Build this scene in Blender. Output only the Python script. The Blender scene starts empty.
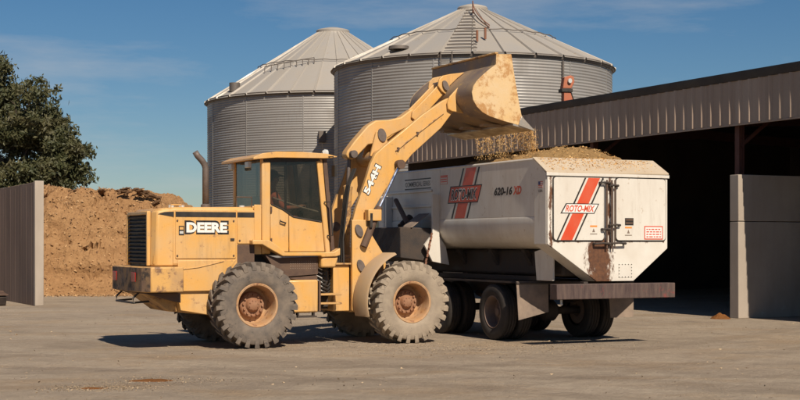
import bpy, bmesh, math, random
from mathutils import Vector, Matrix, noise
R = math.radians
random.seed(7)
scene = bpy.context.scene
C = scene.collection

# ------------------------------------------------------------------ camera
FPX = 1400.0                       # focal length in pixels of the 800 px wide photograph
cam = bpy.data.cameras.new('camera')
cam.sensor_width = 36.0
cam.lens = FPX / 800.0 * 36.0
cam.shift_y = 44.0 / 800.0         # level camera, horizon below the middle of the frame
cam.clip_start = 0.1
cam.clip_end = 5000
camo = bpy.data.objects.new('camera', cam)
camo.location = (0, 0, 1.8)
camo.rotation_euler = (R(90), 0, 0)
C.objects.link(camo)
scene.camera = camo

# ------------------------------------------------------------------ light
YAW = R(26)                        # loader heading; truck and shed run square to it
SUN_EL = R(43)
SUN_H = Vector((0.388, -0.9217, 0)).normalized()
SUN_DIR = (SUN_H * math.cos(SUN_EL) + Vector((0, 0, math.sin(SUN_EL)))).normalized()
world = bpy.data.worlds.new('World')
scene.world = world
world.use_nodes = True
wn, wl = world.node_tree.nodes, world.node_tree.links
wn.clear()
w_out = wn.new('ShaderNodeOutputWorld')
w_bg = wn.new('ShaderNodeBackground')
w_bg.inputs['Strength'].default_value = 0.050
sky = wn.new('ShaderNodeTexSky')
sky.sky_type = 'NISHITA'
sky.sun_disc = False
sky.sun_elevation = SUN_EL
sky.sun_rotation = math.atan2(SUN_H.x, SUN_H.y)
sky.altitude = 300
sky.air_density = 1.0
sky.dust_density = 0.15
sky.ozone_density = 5.0
# thin cirrus, spread evenly over the whole sky
w_tc = wn.new('ShaderNodeTexCoord')
w_map = wn.new('ShaderNodeMapping')
w_map.inputs['Scale'].default_value = (1.6, 1.6, 9.0)
w_map.inputs['Location'].default_value = (2.04, 8.66, 1.14)
w_n = wn.new('ShaderNodeTexNoise')
w_n.inputs['Scale'].default_value = 2.6
w_n.inputs['Detail'].default_value = 7
w_n.inputs['Roughness'].default_value = 0.6
w_r = wn.new('ShaderNodeValToRGB')
w_r.color_ramp.elements[0].position = 0.50
w_r.color_ramp.elements[0].color = (0, 0, 0, 1)
w_r.color_ramp.elements[1].position = 0.80
w_r.color_ramp.elements[1].color = (0.5, 0.5, 0.5, 1)
w_mix = wn.new('ShaderNodeMixRGB')
w_mix.inputs['Color2'].default_value = (9.5, 9.3, 9.2, 1)
wl.new(w_tc.outputs['Generated'], w_map.inputs['Vector'])
wl.new(w_map.outputs['Vector'], w_n.inputs['Vector'])
wl.new(w_n.outputs['Fac'], w_r.inputs['Fac'])
wl.new(w_r.outputs['Color'], w_mix.inputs['Fac'])
w_hsv = wn.new('ShaderNodeHueSaturation')
w_hsv.inputs['Saturation'].default_value = 1.22
wl.new(sky.outputs['Color'], w_hsv.inputs['Color'])
wl.new(w_hsv.outputs['Color'], w_mix.inputs['Color1'])
wl.new(w_mix.outputs['Color'], w_bg.inputs['Color'])
wl.new(w_bg.outputs['Background'], w_out.inputs['Surface'])
sun = bpy.data.lights.new('sun', 'SUN')
sun.energy = 5.0
sun.angle = R(0.5)
sun.color = (1.0, 0.89, 0.74)
suno = bpy.data.objects.new('sun', sun)
suno.rotation_euler = SUN_DIR.to_track_quat('Z', 'Y').to_euler()
suno.location = SUN_DIR * 60
C.objects.link(suno)
scene.view_settings.view_transform = 'Standard'
scene.view_settings.look = 'None'
scene.view_settings.exposure = 0.16
scene.view_settings.gamma = 1.0
scene.view_settings.use_curve_mapping = False
scene.render.engine = 'CYCLES'
scene.cycles.max_bounces = 8
scene.cycles.transparent_max_bounces = 12

# ------------------------------------------------------------------ materials
def newmat(name):
    m = bpy.data.materials.new(name)
    m.use_nodes = True
    n, l = m.node_tree.nodes, m.node_tree.links
    b = n['Principled BSDF']
    return m, n, l, b

def mixc(n, l, fac, a, b):
    x = n.new('ShaderNodeMixRGB')
    for key, val in (('Fac', fac), ('Color1', a), ('Color2', b)):
        if hasattr(val, 'links') or isinstance(val, bpy.types.NodeSocket):
            l.new(val, x.inputs[key])
        elif isinstance(val, (int, float)):
            x.inputs[key].default_value = val
        else:
            x.inputs[key].default_value = (*val, 1)
    return x.outputs['Color']

def noise_mask(n, l, vec, scale, lo, hi, detail=6, rough=0.6, stretch=None):
    if stretch:
        mp = n.new('ShaderNodeMapping')
        mp.inputs['Scale'].default_value = stretch
        l.new(vec, mp.inputs['Vector'])
        vec = mp.outputs['Vector']
    t = n.new('ShaderNodeTexNoise')
    t.inputs['Scale'].default_value = scale
    t.inputs['Detail'].default_value = detail
    t.inputs['Roughness'].default_value = rough
    l.new(vec, t.inputs['Vector'])
    r = n.new('ShaderNodeMapRange')
    r.inputs['From Min'].default_value = lo
    r.inputs['From Max'].default_value = hi
    l.new(t.outputs['Fac'], r.inputs['Value'])
    return r.outputs['Result']

def mult(n, l, a, k):
    x = n.new('ShaderNodeMath'); x.operation = 'MULTIPLY'
    l.new(a, x.inputs[0])
    if isinstance(k, (int, float)): x.inputs[1].default_value = k
    else: l.new(k, x.inputs[1])
    return x.outputs[0]

def bump(n, l, b, h, strength, dist=0.02):
    x = n.new('ShaderNodeBump')
    x.inputs['Strength'].default_value = strength
    x.inputs['Distance'].default_value = dist
    l.new(h, x.inputs['Height'])
    l.new(x.outputs['Normal'], b.inputs['Normal'])

MATS = {}
def surf(name, col, dirt=(0.30, 0.22, 0.15), amt=0.4, scale=3.0, wear=None, wear_amt=0.0, wear_scale=9.0,
         rough=0.5, metal=0.0, bmp=0.15, stretch=None, rnd=0.0, grain=0.12, spec=0.4, streak=0.0, streak_col=(0.20, 0.14, 0.09)):
    """a weathered surface: base colour, cloudy dirt, sharper wear patches, fine grain"""
    m, n, l, b = newmat(name)
    tc = n.new('ShaderNodeTexCoord')
    vec = tc.outputs['Object']
    if rnd:
        oi = n.new('ShaderNodeObjectInfo')
        ad = n.new('ShaderNodeVectorMath'); ad.operation = 'ADD'
        cb = n.new('ShaderNodeCombineXYZ')
        mm = mult(n, l, oi.outputs['Random'], 37.0)
        for k in ('X', 'Y', 'Z'): l.new(mm, cb.inputs[k])
        l.new(vec, ad.inputs[0]); l.new(cb.outputs[0], ad.inputs[1])
        vec = ad.outputs[0]
    dm = noise_mask(n, l, vec, scale, 0.35, 0.72, stretch=stretch)
    c = mixc(n, l, mult(n, l, dm, amt), col, dirt)
    if wear:
        wm = noise_mask(n, l, vec, wear_scale, 0.62 - 0.25 * wear_amt, 0.70 - 0.22 * wear_amt, detail=9, rough=0.7)
        c = mixc(n, l, wm, c, wear)
    if streak:
        sk_ = noise_mask(n, l, vec, 9.0, 0.50, 0.78, detail=7, rough=0.7, stretch=(1, 1, 0.10))
        sk2 = noise_mask(n, l, vec, 1.1, 0.40, 0.62)
        c = mixc(n, l, mult(n, l, mult(n, l, sk_, sk2), streak), c, streak_col)
    gm = noise_mask(n, l, vec, 60.0, 0.3, 0.7, detail=3)
    dk = tuple(x * 0.6 for x in col)
    c = mixc(n, l, mult(n, l, gm, grain), c, dk)
    if rnd:
        hv = n.new('ShaderNodeHueSaturation')
        rr = n.new('ShaderNodeMapRange')
        rr.inputs['To Min'].default_value = 1 - rnd
        rr.inputs['To Max'].default_value = 1 + rnd
        l.new(oi.outputs['Random'], rr.inputs['Value'])
        l.new(rr.outputs['Result'], hv.inputs['Value'])
        l.new(c, hv.inputs['Color'])
        c = hv.outputs['Color']
    l.new(c, b.inputs['Base Color'])
    rm = n.new('ShaderNodeMapRange')
    rm.inputs['To Min'].default_value = max(0.05, rough - 0.12)
    rm.inputs['To Max'].default_value = min(1, rough + 0.25)
    l.new(dm, rm.inputs['Value'])
    l.new(rm.outputs['Result'], b.inputs['Roughness'])
    b.inputs['Metallic'].default_value = metal
    b.inputs['Specular IOR Level'].default_value = spec
    if bmp:
        bump(n, l, b, gm, bmp, 0.01)
    MATS[name] = m
    return m

surf('yellow', (0.68, 0.365, 0.10), dirt=(0.57, 0.385, 0.20), amt=0.8, scale=2.2, wear=(0.36, 0.20, 0.10), wear_amt=0.05, wear_scale=9, rough=0.36, bmp=0.05, streak=0.75, streak_col=(0.26, 0.15, 0.07))
surf('yellow_worn', (0.62, 0.35, 0.11), dirt=(0.34, 0.22, 0.13), amt=0.8, scale=3.0, wear=(0.20, 0.11, 0.065), wear_amt=0.45, wear_scale=5, rough=0.6)
surf('counterweight_rear', (0.16, 0.10, 0.07), dirt=(0.40, 0.24, 0.10), amt=0.7, scale=4, wear=(0.05, 0.04, 0.035), wear_amt=0.5, wear_scale=6, rough=0.75)
surf('bucket_side', (0.66, 0.44, 0.20), dirt=(0.64, 0.49, 0.31), amt=0.9, scale=2.5, wear=(0.45, 0.235, 0.085), wear_amt=0.52, wear_scale=4.2, rough=0.65)
surf('bucket_shell', (0.21, 0.155, 0.125), dirt=(0.44, 0.30, 0.16), amt=0.7, scale=1.6, wear=(0.46, 0.31, 0.13), wear_amt=0.18, wear_scale=4, rough=0.55, metal=0.2)
surf('cutting_edge', (0.55, 0.50, 0.43), dirt=(0.35, 0.26, 0.18), amt=0.7, scale=6, rough=0.4, metal=0.6)
surf('fender_dust', (0.46, 0.31, 0.165), dirt=(0.42, 0.30, 0.20), amt=0.9, scale=3, rough=0.8)
surf('black', (0.018, 0.016, 0.015), dirt=(0.09, 0.07, 0.055), amt=0.5, scale=5, rough=0.55)
surf('rubber', (0.022, 0.020, 0.019), dirt=(0.07, 0.055, 0.045), amt=0.5, scale=6, rough=0.8)
surf('brown_metal', (0.085, 0.05, 0.035), dirt=(0.18, 0.11, 0.07), amt=0.6, scale=6, rough=0.7)
surf('tyre_rear', (0.115, 0.095, 0.08), dirt=(0.26, 0.205, 0.155), amt=0.8, scale=5, rough=0.9, wear=(0.075, 0.065, 0.058), wear_amt=0.2, wear_scale=8)
surf('tyre_front', (0.25, 0.20, 0.15), dirt=(0.42, 0.34, 0.25), amt=0.9, scale=4, rough=0.95, wear=(0.15, 0.125, 0.10), wear_amt=0.12, wear_scale=8)
surf('rim_rust', (0.46, 0.25, 0.11), dirt=(0.42, 0.31, 0.21), amt=0.6, scale=7, wear=(0.24, 0.11, 0.06), wear_amt=0.3, wear_scale=11, rough=0.7)
surf('hub_rust', (0.26, 0.115, 0.055), dirt=(0.40, 0.26, 0.17), amt=0.5, scale=9, rough=0.75)
surf('chrome_rod', (0.62, 0.66, 0.74), amt=0.15, rough=0.16, metal=1.0, bmp=0)
surf('exhaust', (0.20, 0.16, 0.14), dirt=(0.09, 0.07, 0.06), amt=0.8, scale=6, rough=0.6, metal=0.4)
surf('white_paint', (0.70, 0.66, 0.59), dirt=(0.50, 0.42, 0.33), amt=0.45, scale=1.8, rough=0.4, wear=(0.42, 0.31, 0.21), wear_amt=0.0, wear_scale=6, stretch=(1, 1, 0.45), bmp=0.04, streak=0.55, streak_col=(0.30, 0.21, 0.14))
surf('decal_white', (0.80, 0.78, 0.74), amt=0.15, rough=0.4, bmp=0)
surf('decal_black', (0.02, 0.018, 0.018), amt=0.1, rough=0.4, bmp=0)
surf('decal_red', (0.62, 0.075, 0.03), dirt=(0.55, 0.18, 0.10), amt=0.4, rough=0.4, bmp=0)
surf('decal_orange', (0.80, 0.28, 0.05), amt=0.2, rough=0.4, bmp=0)
surf('decal_blue', (0.04, 0.06, 0.20), amt=0.2, rough=0.4, bmp=0)
surf('truck_dark', (0.035, 0.028, 0.026), dirt=(0.11, 0.08, 0.06), amt=0.7, scale=4, rough=0.75)
surf('bumper_rust', (0.062, 0.040, 0.038), dirt=(0.20, 0.14, 0.11), amt=0.55, scale=7, wear=(0.20, 0.055, 0.05), wear_amt=0.2, wear_scale=5, rough=0.75, stretch=(1, 2.2, 0.35))
surf('truck_tyre', (0.030, 0.026, 0.024), dirt=(0.10, 0.08, 0.065), amt=0.5, scale=5, rough=0.85)
surf('truck_rim', (0.16, 0.11, 0.09), dirt=(0.26, 0.18, 0.13), amt=0.6, scale=7, rough=0.7)
surf('hood_plate', (0.52, 0.43, 0.32), dirt=(0.40, 0.29, 0.18), amt=0.7, scale=2, wear=(0.35, 0.20, 0.10), wear_amt=0.1, wear_scale=6, rough=0.8)
surf('flap', (0.17, 0.13, 0.105), dirt=(0.36, 0.27, 0.20), amt=0.8, scale=3, rough=0.9)
surf('bin_wall', (0.335, 0.32, 0.30), dirt=(0.25, 0.225, 0.205), amt=0.6, scale=0.6, rough=0.5, metal=0.3, bmp=0, rnd=0.09, stretch=(1, 1, 0.25), streak=0.5, streak_col=(0.20, 0.17, 0.15))
surf('bin_roof', (0.44, 0.405, 0.36), dirt=(0.33, 0.28, 0.22), amt=0.6, scale=0.7, rough=0.55, metal=0.25, bmp=0, rnd=0.05, wear=(0.37, 0.26, 0.15), wear_amt=-0.1, wear_scale=1.2)
surf('bin_trim', (0.13, 0.115, 0.105), amt=0.3, rough=0.6, metal=0.3)
surf('rust_iron', (0.24, 0.10, 0.055), dirt=(0.15, 0.10, 0.08), amt=0.6, scale=4, rough=0.8)
surf('auger_red', (0.46, 0.11, 0.05), dirt=(0.34, 0.19, 0.11), amt=0.6, scale=3, rough=0.6)
surf('fascia', (0.38, 0.285, 0.215), dirt=(0.28, 0.20, 0.15), amt=0.5, scale=0.8, rough=0.45, bmp=0, rnd=0.08, stretch=(1, 1, 0.3))
surf('roof_trim', (0.030, 0.027, 0.027), dirt=(0.06, 0.05, 0.045), amt=0.4, scale=1, rough=0.55)
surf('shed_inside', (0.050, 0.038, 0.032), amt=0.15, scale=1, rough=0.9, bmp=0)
surf('steel_red', (0.10, 0.036, 0.028), dirt=(0.08, 0.05, 0.04), amt=0.5, scale=3, rough=0.7)
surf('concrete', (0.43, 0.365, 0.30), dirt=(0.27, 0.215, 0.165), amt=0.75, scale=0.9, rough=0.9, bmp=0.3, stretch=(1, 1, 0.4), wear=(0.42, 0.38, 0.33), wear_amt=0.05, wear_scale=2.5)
surf('concrete_shaded', (0.23, 0.165, 0.13), dirt=(0.13, 0.092, 0.074), amt=0.8, scale=0.8, rough=0.95, bmp=0.3, stretch=(1, 1, 0.25))  # bunker wall concrete, darkened in colour to carry the shade on its long face
surf('bark', (0.06, 0.045, 0.035), amt=0.3, rough=0.95)
surf('seat_cloth', (0.03, 0.03, 0.032), amt=0.2, rough=0.9)
surf('shirt', (0.66, 0.20, 0.135), amt=0.1, rough=0.9, bmp=0)
surf('jeans', (0.05, 0.07, 0.12), amt=0.2, rough=0.9, bmp=0)
surf('skin', (0.48, 0.28, 0.20), amt=0.0, rough=0.6, bmp=0)
surf('hair', (0.03, 0.02, 0.015), amt=0.0, rough=0.8, bmp=0)
surf('lamp_red', (0.35, 0.02, 0.015), amt=0.2, rough=0.3, bmp=0)
surf('lamp_clear', (0.55, 0.55, 0.52), amt=0.2, rough=0.2, bmp=0)

def glass(name, tint, gloss=0.09):
    m, n, l, b = newmat(name)
    n.remove(b)
    out = n['Material Output']
    t = n.new('ShaderNodeBsdfTransparent'); t.inputs['Color'].default_value = (*tint, 1)
    g = n.new('ShaderNodeBsdfGlossy'); g.inputs['Roughness'].default_value = 0.04
    d = n.new('ShaderNodeBsdfDiffuse'); d.inputs['Color'].default_value = (0.25, 0.21, 0.17, 1)
    lw0 = n.new('ShaderNodeLayerWeight'); lw0.inputs['Blend'].default_value = 0.5
    pw = n.new('ShaderNodeMath'); pw.operation = 'POWER'; l.new(lw0.outputs['Facing'], pw.inputs[0]); pw.inputs[1].default_value = 4.0
    lw = n.new('ShaderNodeMath'); lw.operation = 'MULTIPLY_ADD'; l.new(pw.outputs[0], lw.inputs[0]); lw.inputs[1].default_value = 0.85; lw.inputs[2].default_value = 0.045
    mx = n.new('ShaderNodeMixShader'); l.new(lw.outputs[0], mx.inputs['Fac'])
    l.new(t.outputs[0], mx.inputs[1]); l.new(g.outputs[0], mx.inputs[2])
    tc = n.new('ShaderNodeTexCoord')
    dm = noise_mask(n, l, tc.outputs['Object'], 2.5, 0.35, 0.75)
    mx2 = n.new('ShaderNodeMixShader'); l.new(mult(n, l, dm, 0.05), mx2.inputs['Fac'])
    l.new(mx.outputs[0], mx2.inputs[1]); l.new(d.outputs[0], mx2.inputs[2])
    l.new(mx2.outputs[0], out.inputs['Surface'])
    MATS[name] = m
glass('glass', (0.63, 0.60, 0.55))

def make_ground_mat():
    m, n, l, b = newmat('ground')
    tc = n.new('ShaderNodeTexCoord'); v = tc.outputs['Object']
    def rotv(deg):
        mp = n.new('ShaderNodeMapping'); mp.inputs['Rotation'].default_value = (0, 0, R(deg)); l.new(v, mp.inputs['Vector']); return mp.outputs['Vector']
    base = mixc(n, l, noise_mask(n, l, v, 0.22, 0.35, 0.65, detail=8), (0.56, 0.45, 0.335), (0.43, 0.342, 0.255))
    # wheel and blade marks in several directions, broken up by patches of dust
    for deg, sc, col, k, lo in ((8, 0.9, (0.58, 0.47, 0.35), 0.65, 0.44), (-14, 0.7, (0.19, 0.15, 0.115), 0.55, 0.48), (64, 0.8, (0.215, 0.17, 0.13), 0.45, 0.50), (30, 1.6, (0.56, 0.45, 0.33), 0.5, 0.5)):
        st = noise_mask(n, l, rotv(deg), sc, lo, lo + 0.2, detail=8, rough=0.65, stretch=(0.42, 1.3, 1))
        pt = noise_mask(n, l, rotv(deg + 40), 0.33, 0.42, 0.58, detail=4)
        base = mixc(n, l, mult(n, l, mult(n, l, st, pt), k), base, col)
    c = base
    sxy = n.new('ShaderNodeSeparateXYZ'); l.new(v, sxy.inputs[0])
    flat_ = n.new('ShaderNodeCombineXYZ'); l.new(sxy.outputs['X'], flat_.inputs['X']); l.new(sxy.outputs['Y'], flat_.inputs['Y'])
    for (cx, cy, rr, ww, col, k) in ((-9, 3.5, 17.2, .50, (0.26, 0.20, 0.145), .6), (-9, 3.5, 19.3, .50, (0.26, 0.20, 0.145), .55), (26, 60, 46.5, .5, (0.62, 0.51, 0.385), .55), (26, 60, 48.6, .5, (0.62, 0.51, 0.385), .5),
                                     (6, -22, 41.0, .45, (0.25, 0.195, 0.145), .5), (6, -22, 43.0, .45, (0.25, 0.195, 0.145), .5), (-40, 60, 57, .5, (0.27, 0.21, 0.155), .45), (-40, 60, 59.1, .5, (0.27, 0.21, 0.155), .45)):
        ds = n.new('ShaderNodeVectorMath'); ds.operation = 'DISTANCE'; ds.inputs[1].default_value = (cx, cy, 0); l.new(flat_.outputs[0], ds.inputs[0])
        sb = n.new('ShaderNodeMath'); sb.operation = 'SUBTRACT'; l.new(ds.outputs['Value'], sb.inputs[0]); sb.inputs[1].default_value = rr
        ab = n.new('ShaderNodeMath'); ab.operation = 'ABSOLUTE'; l.new(sb.outputs[0], ab.inputs[0])
        mr = n.new('ShaderNodeMapRange'); mr.inputs['From Min'].default_value = ww * .62; mr.inputs['From Max'].default_value = ww * .38; l.new(ab.outputs[0], mr.inputs['Value'])
        tm = mult(n, l, mr.outputs['Result'], noise_mask(n, l, v, 1.1, 0.36, 0.62, detail=8, rough=0.75))
        c = mixc(n, l, mult(n, l, tm, k), c, col)
    og = noise_mask(n, l, v, 0.55, 0.50, 0.70, detail=9, rough=0.7, stretch=(0.6, 1, 1))
    c = mixc(n, l, mult(n, l, og, 0.6), c, (0.50, 0.32, 0.16))
    mo = noise_mask(n, l, v, 3.2, 0.40, 0.66, detail=9, rough=0.75)
    c = mixc(n, l, mult(n, l, mo, 0.34), c, (0.24, 0.185, 0.135))
    # gravel specks
    vo = n.new('ShaderNodeTexVoronoi'); vo.inputs['Scale'].default_value = 17
    l.new(v, vo.inputs['Vector'])
    sp = n.new('ShaderNodeMapRange')
    sp.inputs['From Min'].default_value = 0.30; sp.inputs['From Max'].default_value = 0.12
    l.new(vo.outputs['Distance'], sp.inputs['Value'])
    spm = mult(n, l, sp.outputs['Result'], noise_mask(n, l, v, 3.0, 0.45, 0.6))
    hs = n.new('ShaderNodeSeparateColor'); l.new(vo.outputs['Color'], hs.inputs['Color'])
    spc = mixc(n, l, hs.outputs['Red'], (0.14, 0.11, 0.085), (0.52, 0.43, 0.33))
    c = mixc(n, l, mult(n, l, spm, 0.7), c, spc)
    fine = noise_mask(n, l, v, 14, 0.3, 0.7, detail=8, rough=0.75)
    c = mixc(n, l, mult(n, l, fine, 0.36), c, (0.17, 0.135, 0.105))
    l.new(c, b.inputs['Base Color'])
    b.inputs['Roughness'].default_value = 0.95
    b.inputs['Specular IOR Level'].default_value = 0.15
    hsum = n.new('ShaderNodeMath'); hsum.operation = 'ADD'; l.new(fine, hsum.inputs[0]); l.new(mult(n, l, mo, 1.4), hsum.inputs[1])
    bump(n, l, b, hsum.outputs[0], 0.7, 0.04)
    MATS['ground'] = m
make_ground_mat()

def make_feed_mat(name, c1, c2, c3, scale):
    m, n, l, b = newmat(name)
    tc = n.new('ShaderNodeTexCoord'); v = tc.outputs['Object']
    c = mixc(n, l, noise_mask(n, l, v, scale * 0.05, 0.3, 0.7), c1, c2)
    f = noise_mask(n, l, v, scale, 0.35, 0.7, detail=8, rough=0.8)
    c = mixc(n, l, mult(n, l, f, 0.6), c, c3)
    l.new(c, b.inputs['Base Color'])
    b.inputs['Roughness'].default_value = 1.0
    b.inputs['Specular IOR Level'].default_value = 0.05
    bump(n, l, b, f, 0.8, 0.05)
    MATS[name] = m
make_feed_mat('pile_feed', (0.50, 0.295, 0.14), (0.42, 0.235, 0.11), (0.22, 0.11, 0.05), 7)
make_feed_mat('feed', (0.58, 0.37, 0.16), (0.50, 0.31, 0.14), (0.27, 0.15, 0.065), 30)
make_feed_mat('feed_spill', (0.44, 0.17, 0.05), (0.36, 0.16, 0.06), (0.17, 0.08, 0.03), 40)
make_feed_mat('pile_cover', (0.18, 0.10, 0.055), (0.27, 0.155, 0.08), (0.05, 0.032, 0.024), 9)

def make_flake_mat(name, ca, cb):
    m, n, l, b = newmat(name)
    g = n.new('ShaderNodeNewGeometry')
    l.new(mixc(n, l, g.outputs['Random Per Island'], ca, cb), b.inputs['Base Color'])
    b.inputs['Roughness'].default_value = 0.95
    MATS[name] = m
make_flake_mat('flakes', (0.70, 0.48, 0.22), (0.50, 0.25, 0.07))
make_flake_mat('pile_flakes', (0.56, 0.35, 0.17), (0.20, 0.105, 0.05))
make_flake_mat('crumbs', (0.16, 0.12, 0.085), (0.50, 0.37, 0.23))

def make_leaf_mat():
    m, n, l, b = newmat('leaf')
    g = n.new('ShaderNodeNewGeometry')
    c = mixc(n, l, g.outputs['Random Per Island'], (0.040, 0.052, 0.020), (0.105, 0.105, 0.040))
    tc = n.new('ShaderNodeTexCoord')
    c = mixc(n, l, mult(n, l, noise_mask(n, l, tc.outputs['Object'], 0.8, 0.4, 0.7), 0.5), c, (0.115, 0.080, 0.034))
    l.new(c, b.inputs['Base Color'])
    b.inputs['Roughness'].default_value = 0.6
    t = n.new('ShaderNodeBsdfTranslucent'); l.new(c, t.inputs['Color'])
    mx = n.new('ShaderNodeMixShader'); mx.inputs['Fac'].default_value = 0.2
    l.new(b.outputs[0], mx.inputs[1]); l.new(t.outputs[0], mx.inputs[2])
    l.new(mx.outputs[0], n['Material Output'].inputs['Surface'])
    MATS['leaf'] = m
make_leaf_mat()

def make_rear_white():
    """white door frame of the tank: rust runs down its middle and along the seams"""
    m, n, l, b = newmat('white_rusty')
    tc = n.new('ShaderNodeTexCoord'); v = tc.outputs['Object']
    sx = n.new('ShaderNodeSeparateXYZ'); l.new(v, sx.inputs[0])
    base = mixc(n, l, mult(n, l, noise_mask(n, l, v, 2, 0.35, 0.7), 0.4), (0.70, 0.66, 0.59), (0.50, 0.42, 0.33))
    def band(sock, c0, w):
        a = n.new('ShaderNodeMath'); a.operation = 'SUBTRACT'; l.new(sock, a.inputs[0]); a.inputs[1].default_value = c0
        ab = n.new('ShaderNodeMath'); ab.operation = 'ABSOLUTE'; l.new(a.outputs[0], ab.inputs[0])
        r = n.new('ShaderNodeMapRange'); r.inputs['From Min'].default_value = w; r.inputs['From Max'].default_value = 0.0
        l.new(ab.outputs[0], r.inputs['Value'])
        return r.outputs['Result']
    def add(a, b_):
        x = n.new('ShaderNodeMath'); x.operation = 'ADD'; l.new(a, x.inputs[0]); l.new(b_, x.inputs[1]); return x.outputs[0]
    def mx(a, b_):
        x = n.new('ShaderNodeMath'); x.operation = 'MAXIMUM'; l.new(a, x.inputs[0]); l.new(b_, x.inputs[1]); return x.outputs[0]
    mid = band(sx.outputs['Y'], 0.17, 0.43)
    low = n.new('ShaderNodeMapRange')
    low.inputs['From Min'].default_value = 1.98; low.inputs['From Max'].default_value = 1.80
    l.new(sx.outputs['Z'], low.inputs['Value'])
    runs = mult(n, l, mid, low.outputs['Result'])
    runs = mult(n, l, runs, 1.15)
    col = mult(n, l, band(sx.outputs['Y'], -0.03, 0.10), 0.62)
    left = mx(mult(n, l, band(sx.outputs['Y'], 1.20, 0.10), 0.62), mult(n, l, band(sx.outputs['Z'], 3.0, 0.06), 0.5))
    low2 = mult(n, l, band(sx.outputs['Z'], 1.84, 0.06), 0.45)
    msk = mx(mx(runs, col), mx(left, low2))
    nz = noise_mask(n, l, v, 5.5, 0.25, 0.75, detail=9, rough=0.75, stretch=(1, 1.6, 0.7))
    sm = add(msk, nz)
    r = n.new('ShaderNodeMapRange'); r.inputs['From Min'].default_value = 0.88; r.inputs['From Max'].default_value = 1.08
    l.new(sm, r.inputs['Value'])
    rc = mixc(n, l, noise_mask(n, l, v, 16, 0.3, 0.7), (0.17, 0.075, 0.035), (0.075, 0.035, 0.022))
    c = mixc(n, l, r.outputs['Result'], base, rc)
    l.new(c, b.inputs['Base Color'])
    b.inputs['Roughness'].default_value = 0.5
    MATS['white_rusty'] = m
make_rear_white()

# ------------------------------------------------------------------ mesh helpers
class MB:
    def __init__(self):
        self.bm = bmesh.new()
    def face(self, pts):
        try:
            return self.bm.faces.new([self.bm.verts.new(p) for p in pts])
        except ValueError:
            return None
    def hexa(self, a, b):
        """loft two quads (each 4 points, same winding) into a closed block"""
        A = [self.bm.verts.new(p) for p in a]; B = [self.bm.verts.new(p) for p in b]
        self.bm.faces.new(A[::-1]); self.bm.faces.new(B)
        k = len(A)
        for i in range(k):
            self.bm.faces.new((A[i], A[(i + 1) % k], B[(i + 1) % k], B[i]))
    def box(self, x0, x1, y0, y1, z0, z1):
        self.hexa([(x0, y0, z0), (x1, y0, z0), (x1, y1, z0), (x0, y1, z0)],
                  [(x0, y0, z1), (x1, y0, z1), (x1, y1, z1), (x0, y1, z1)])
    def prism(self, poly, a, b, axis='y'):
        def P(p, t):
            if axis == 'y': return (p[0], t, p[1])      # poly in x,z
            if axis == 'x': return (t, p[0], p[1])      # poly in y,z
            return (p[0], p[1], t)                      # poly in x,y
        self.hexa([P(p, a) for p in poly], [P(p, b) for p in poly])
    def loft(self, rings, caps=True, closed=True):
        V = [[self.bm.verts.new(p) for p in r] for r in rings]
        k = len(V[0])
        for i in range(len(V) - 1):
            for j in range(k if closed else k - 1):
                self.bm.faces.new((V[i][j], V[i][(j + 1) % k], V[i + 1][(j + 1) % k], V[i + 1][j]))
        if caps:
            self.bm.faces.new(V[0][::-1]); self.bm.faces.new(V[-1])
    def tube(self, pts, r, seg=10, caps=True):
        pts = [Vector(p) for p in pts]
        rad = r if isinstance(r, (list, tuple)) else [r] * len(pts)
        rings = []
        up = None
        for i, p in enumerate(pts):
            d = (pts[min(i + 1, len(pts) - 1)] - pts[max(i - 1, 0)]).normalized()
            if up is None:
                up = Vector((0, 0, 1)) if abs(d.z) < 0.9 else Vector((1, 0, 0))
            s = d.cross(up).normalized(); up = s.cross(d).normalized()
            rings.append([p + (s * math.cos(2 * math.pi * k / seg) + up * math.sin(2 * math.pi * k / seg)) * rad[i] for k in range(seg)])
        self.loft(rings, caps)
    def lathe(self, prof, seg=48, c=(0, 0, 0), axis='y', caps=False):
        rings = []
        for (r, t) in prof:
            ring = []
            for k in range(seg):
                a = 2 * math.pi * k / seg
                if axis == 'y': ring.append((c[0] + r * math.cos(a), c[1] + t, c[2] + r * math.sin(a)))
                else: ring.append((c[0] + r * math.cos(a), c[1] + r * math.sin(a), c[2] + t))
            rings.append(ring)
        self.loft(rings, caps)
    def cyl(self, a, b, r, seg=14):
        self.tube([a, b], r, seg)
    def build(self, name, mat, parent=None, bevel=0.0, smooth=30, seg=2):
        bmesh.ops.recalc_face_normals(self.bm, faces=self.bm.faces)
        me = bpy.data.meshes.new(name)
        self.bm.to_mesh(me); self.bm.free()
        me.materials.append(MATS[mat])
        if smooth:
            me.shade_smooth(); me.set_sharp_from_angle(angle=R(smooth))
        return link(name, me, parent, bevel, seg)

def link(name, me, parent=None, bevel=0.0, seg=2):
    o = bpy.data.objects.new(name, me)
    C.objects.link(o)
    o.parent = parent
    if bevel:
        bv = o.modifiers.new('bevel', 'BEVEL')
        bv.width = bevel; bv.segments = seg; bv.limit_method = 'ANGLE'; bv.angle_limit = R(35)
        bv.harden_normals = False
    return o

def tag(o, label, cat=None, group=None, kind=None):
    o['label'] = label
    if cat: o['category'] = cat
    if group: o['group'] = group
    if kind: o['kind'] = kind
    return o

def empty(name, loc=(0, 0, 0), rz=0.0, parent=None):
    o = bpy.data.objects.new(name, None)
    o.empty_display_size = 0.2
    C.objects.link(o)
    o.location = loc; o.rotation_euler = (0, 0, rz); o.parent = parent
    return o

def copy_tree(o, parent=None):
    c = o.copy(); C.objects.link(c); c.parent = parent
    for ch in list(o.children):
        copy_tree(ch, c)
    return c

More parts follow.
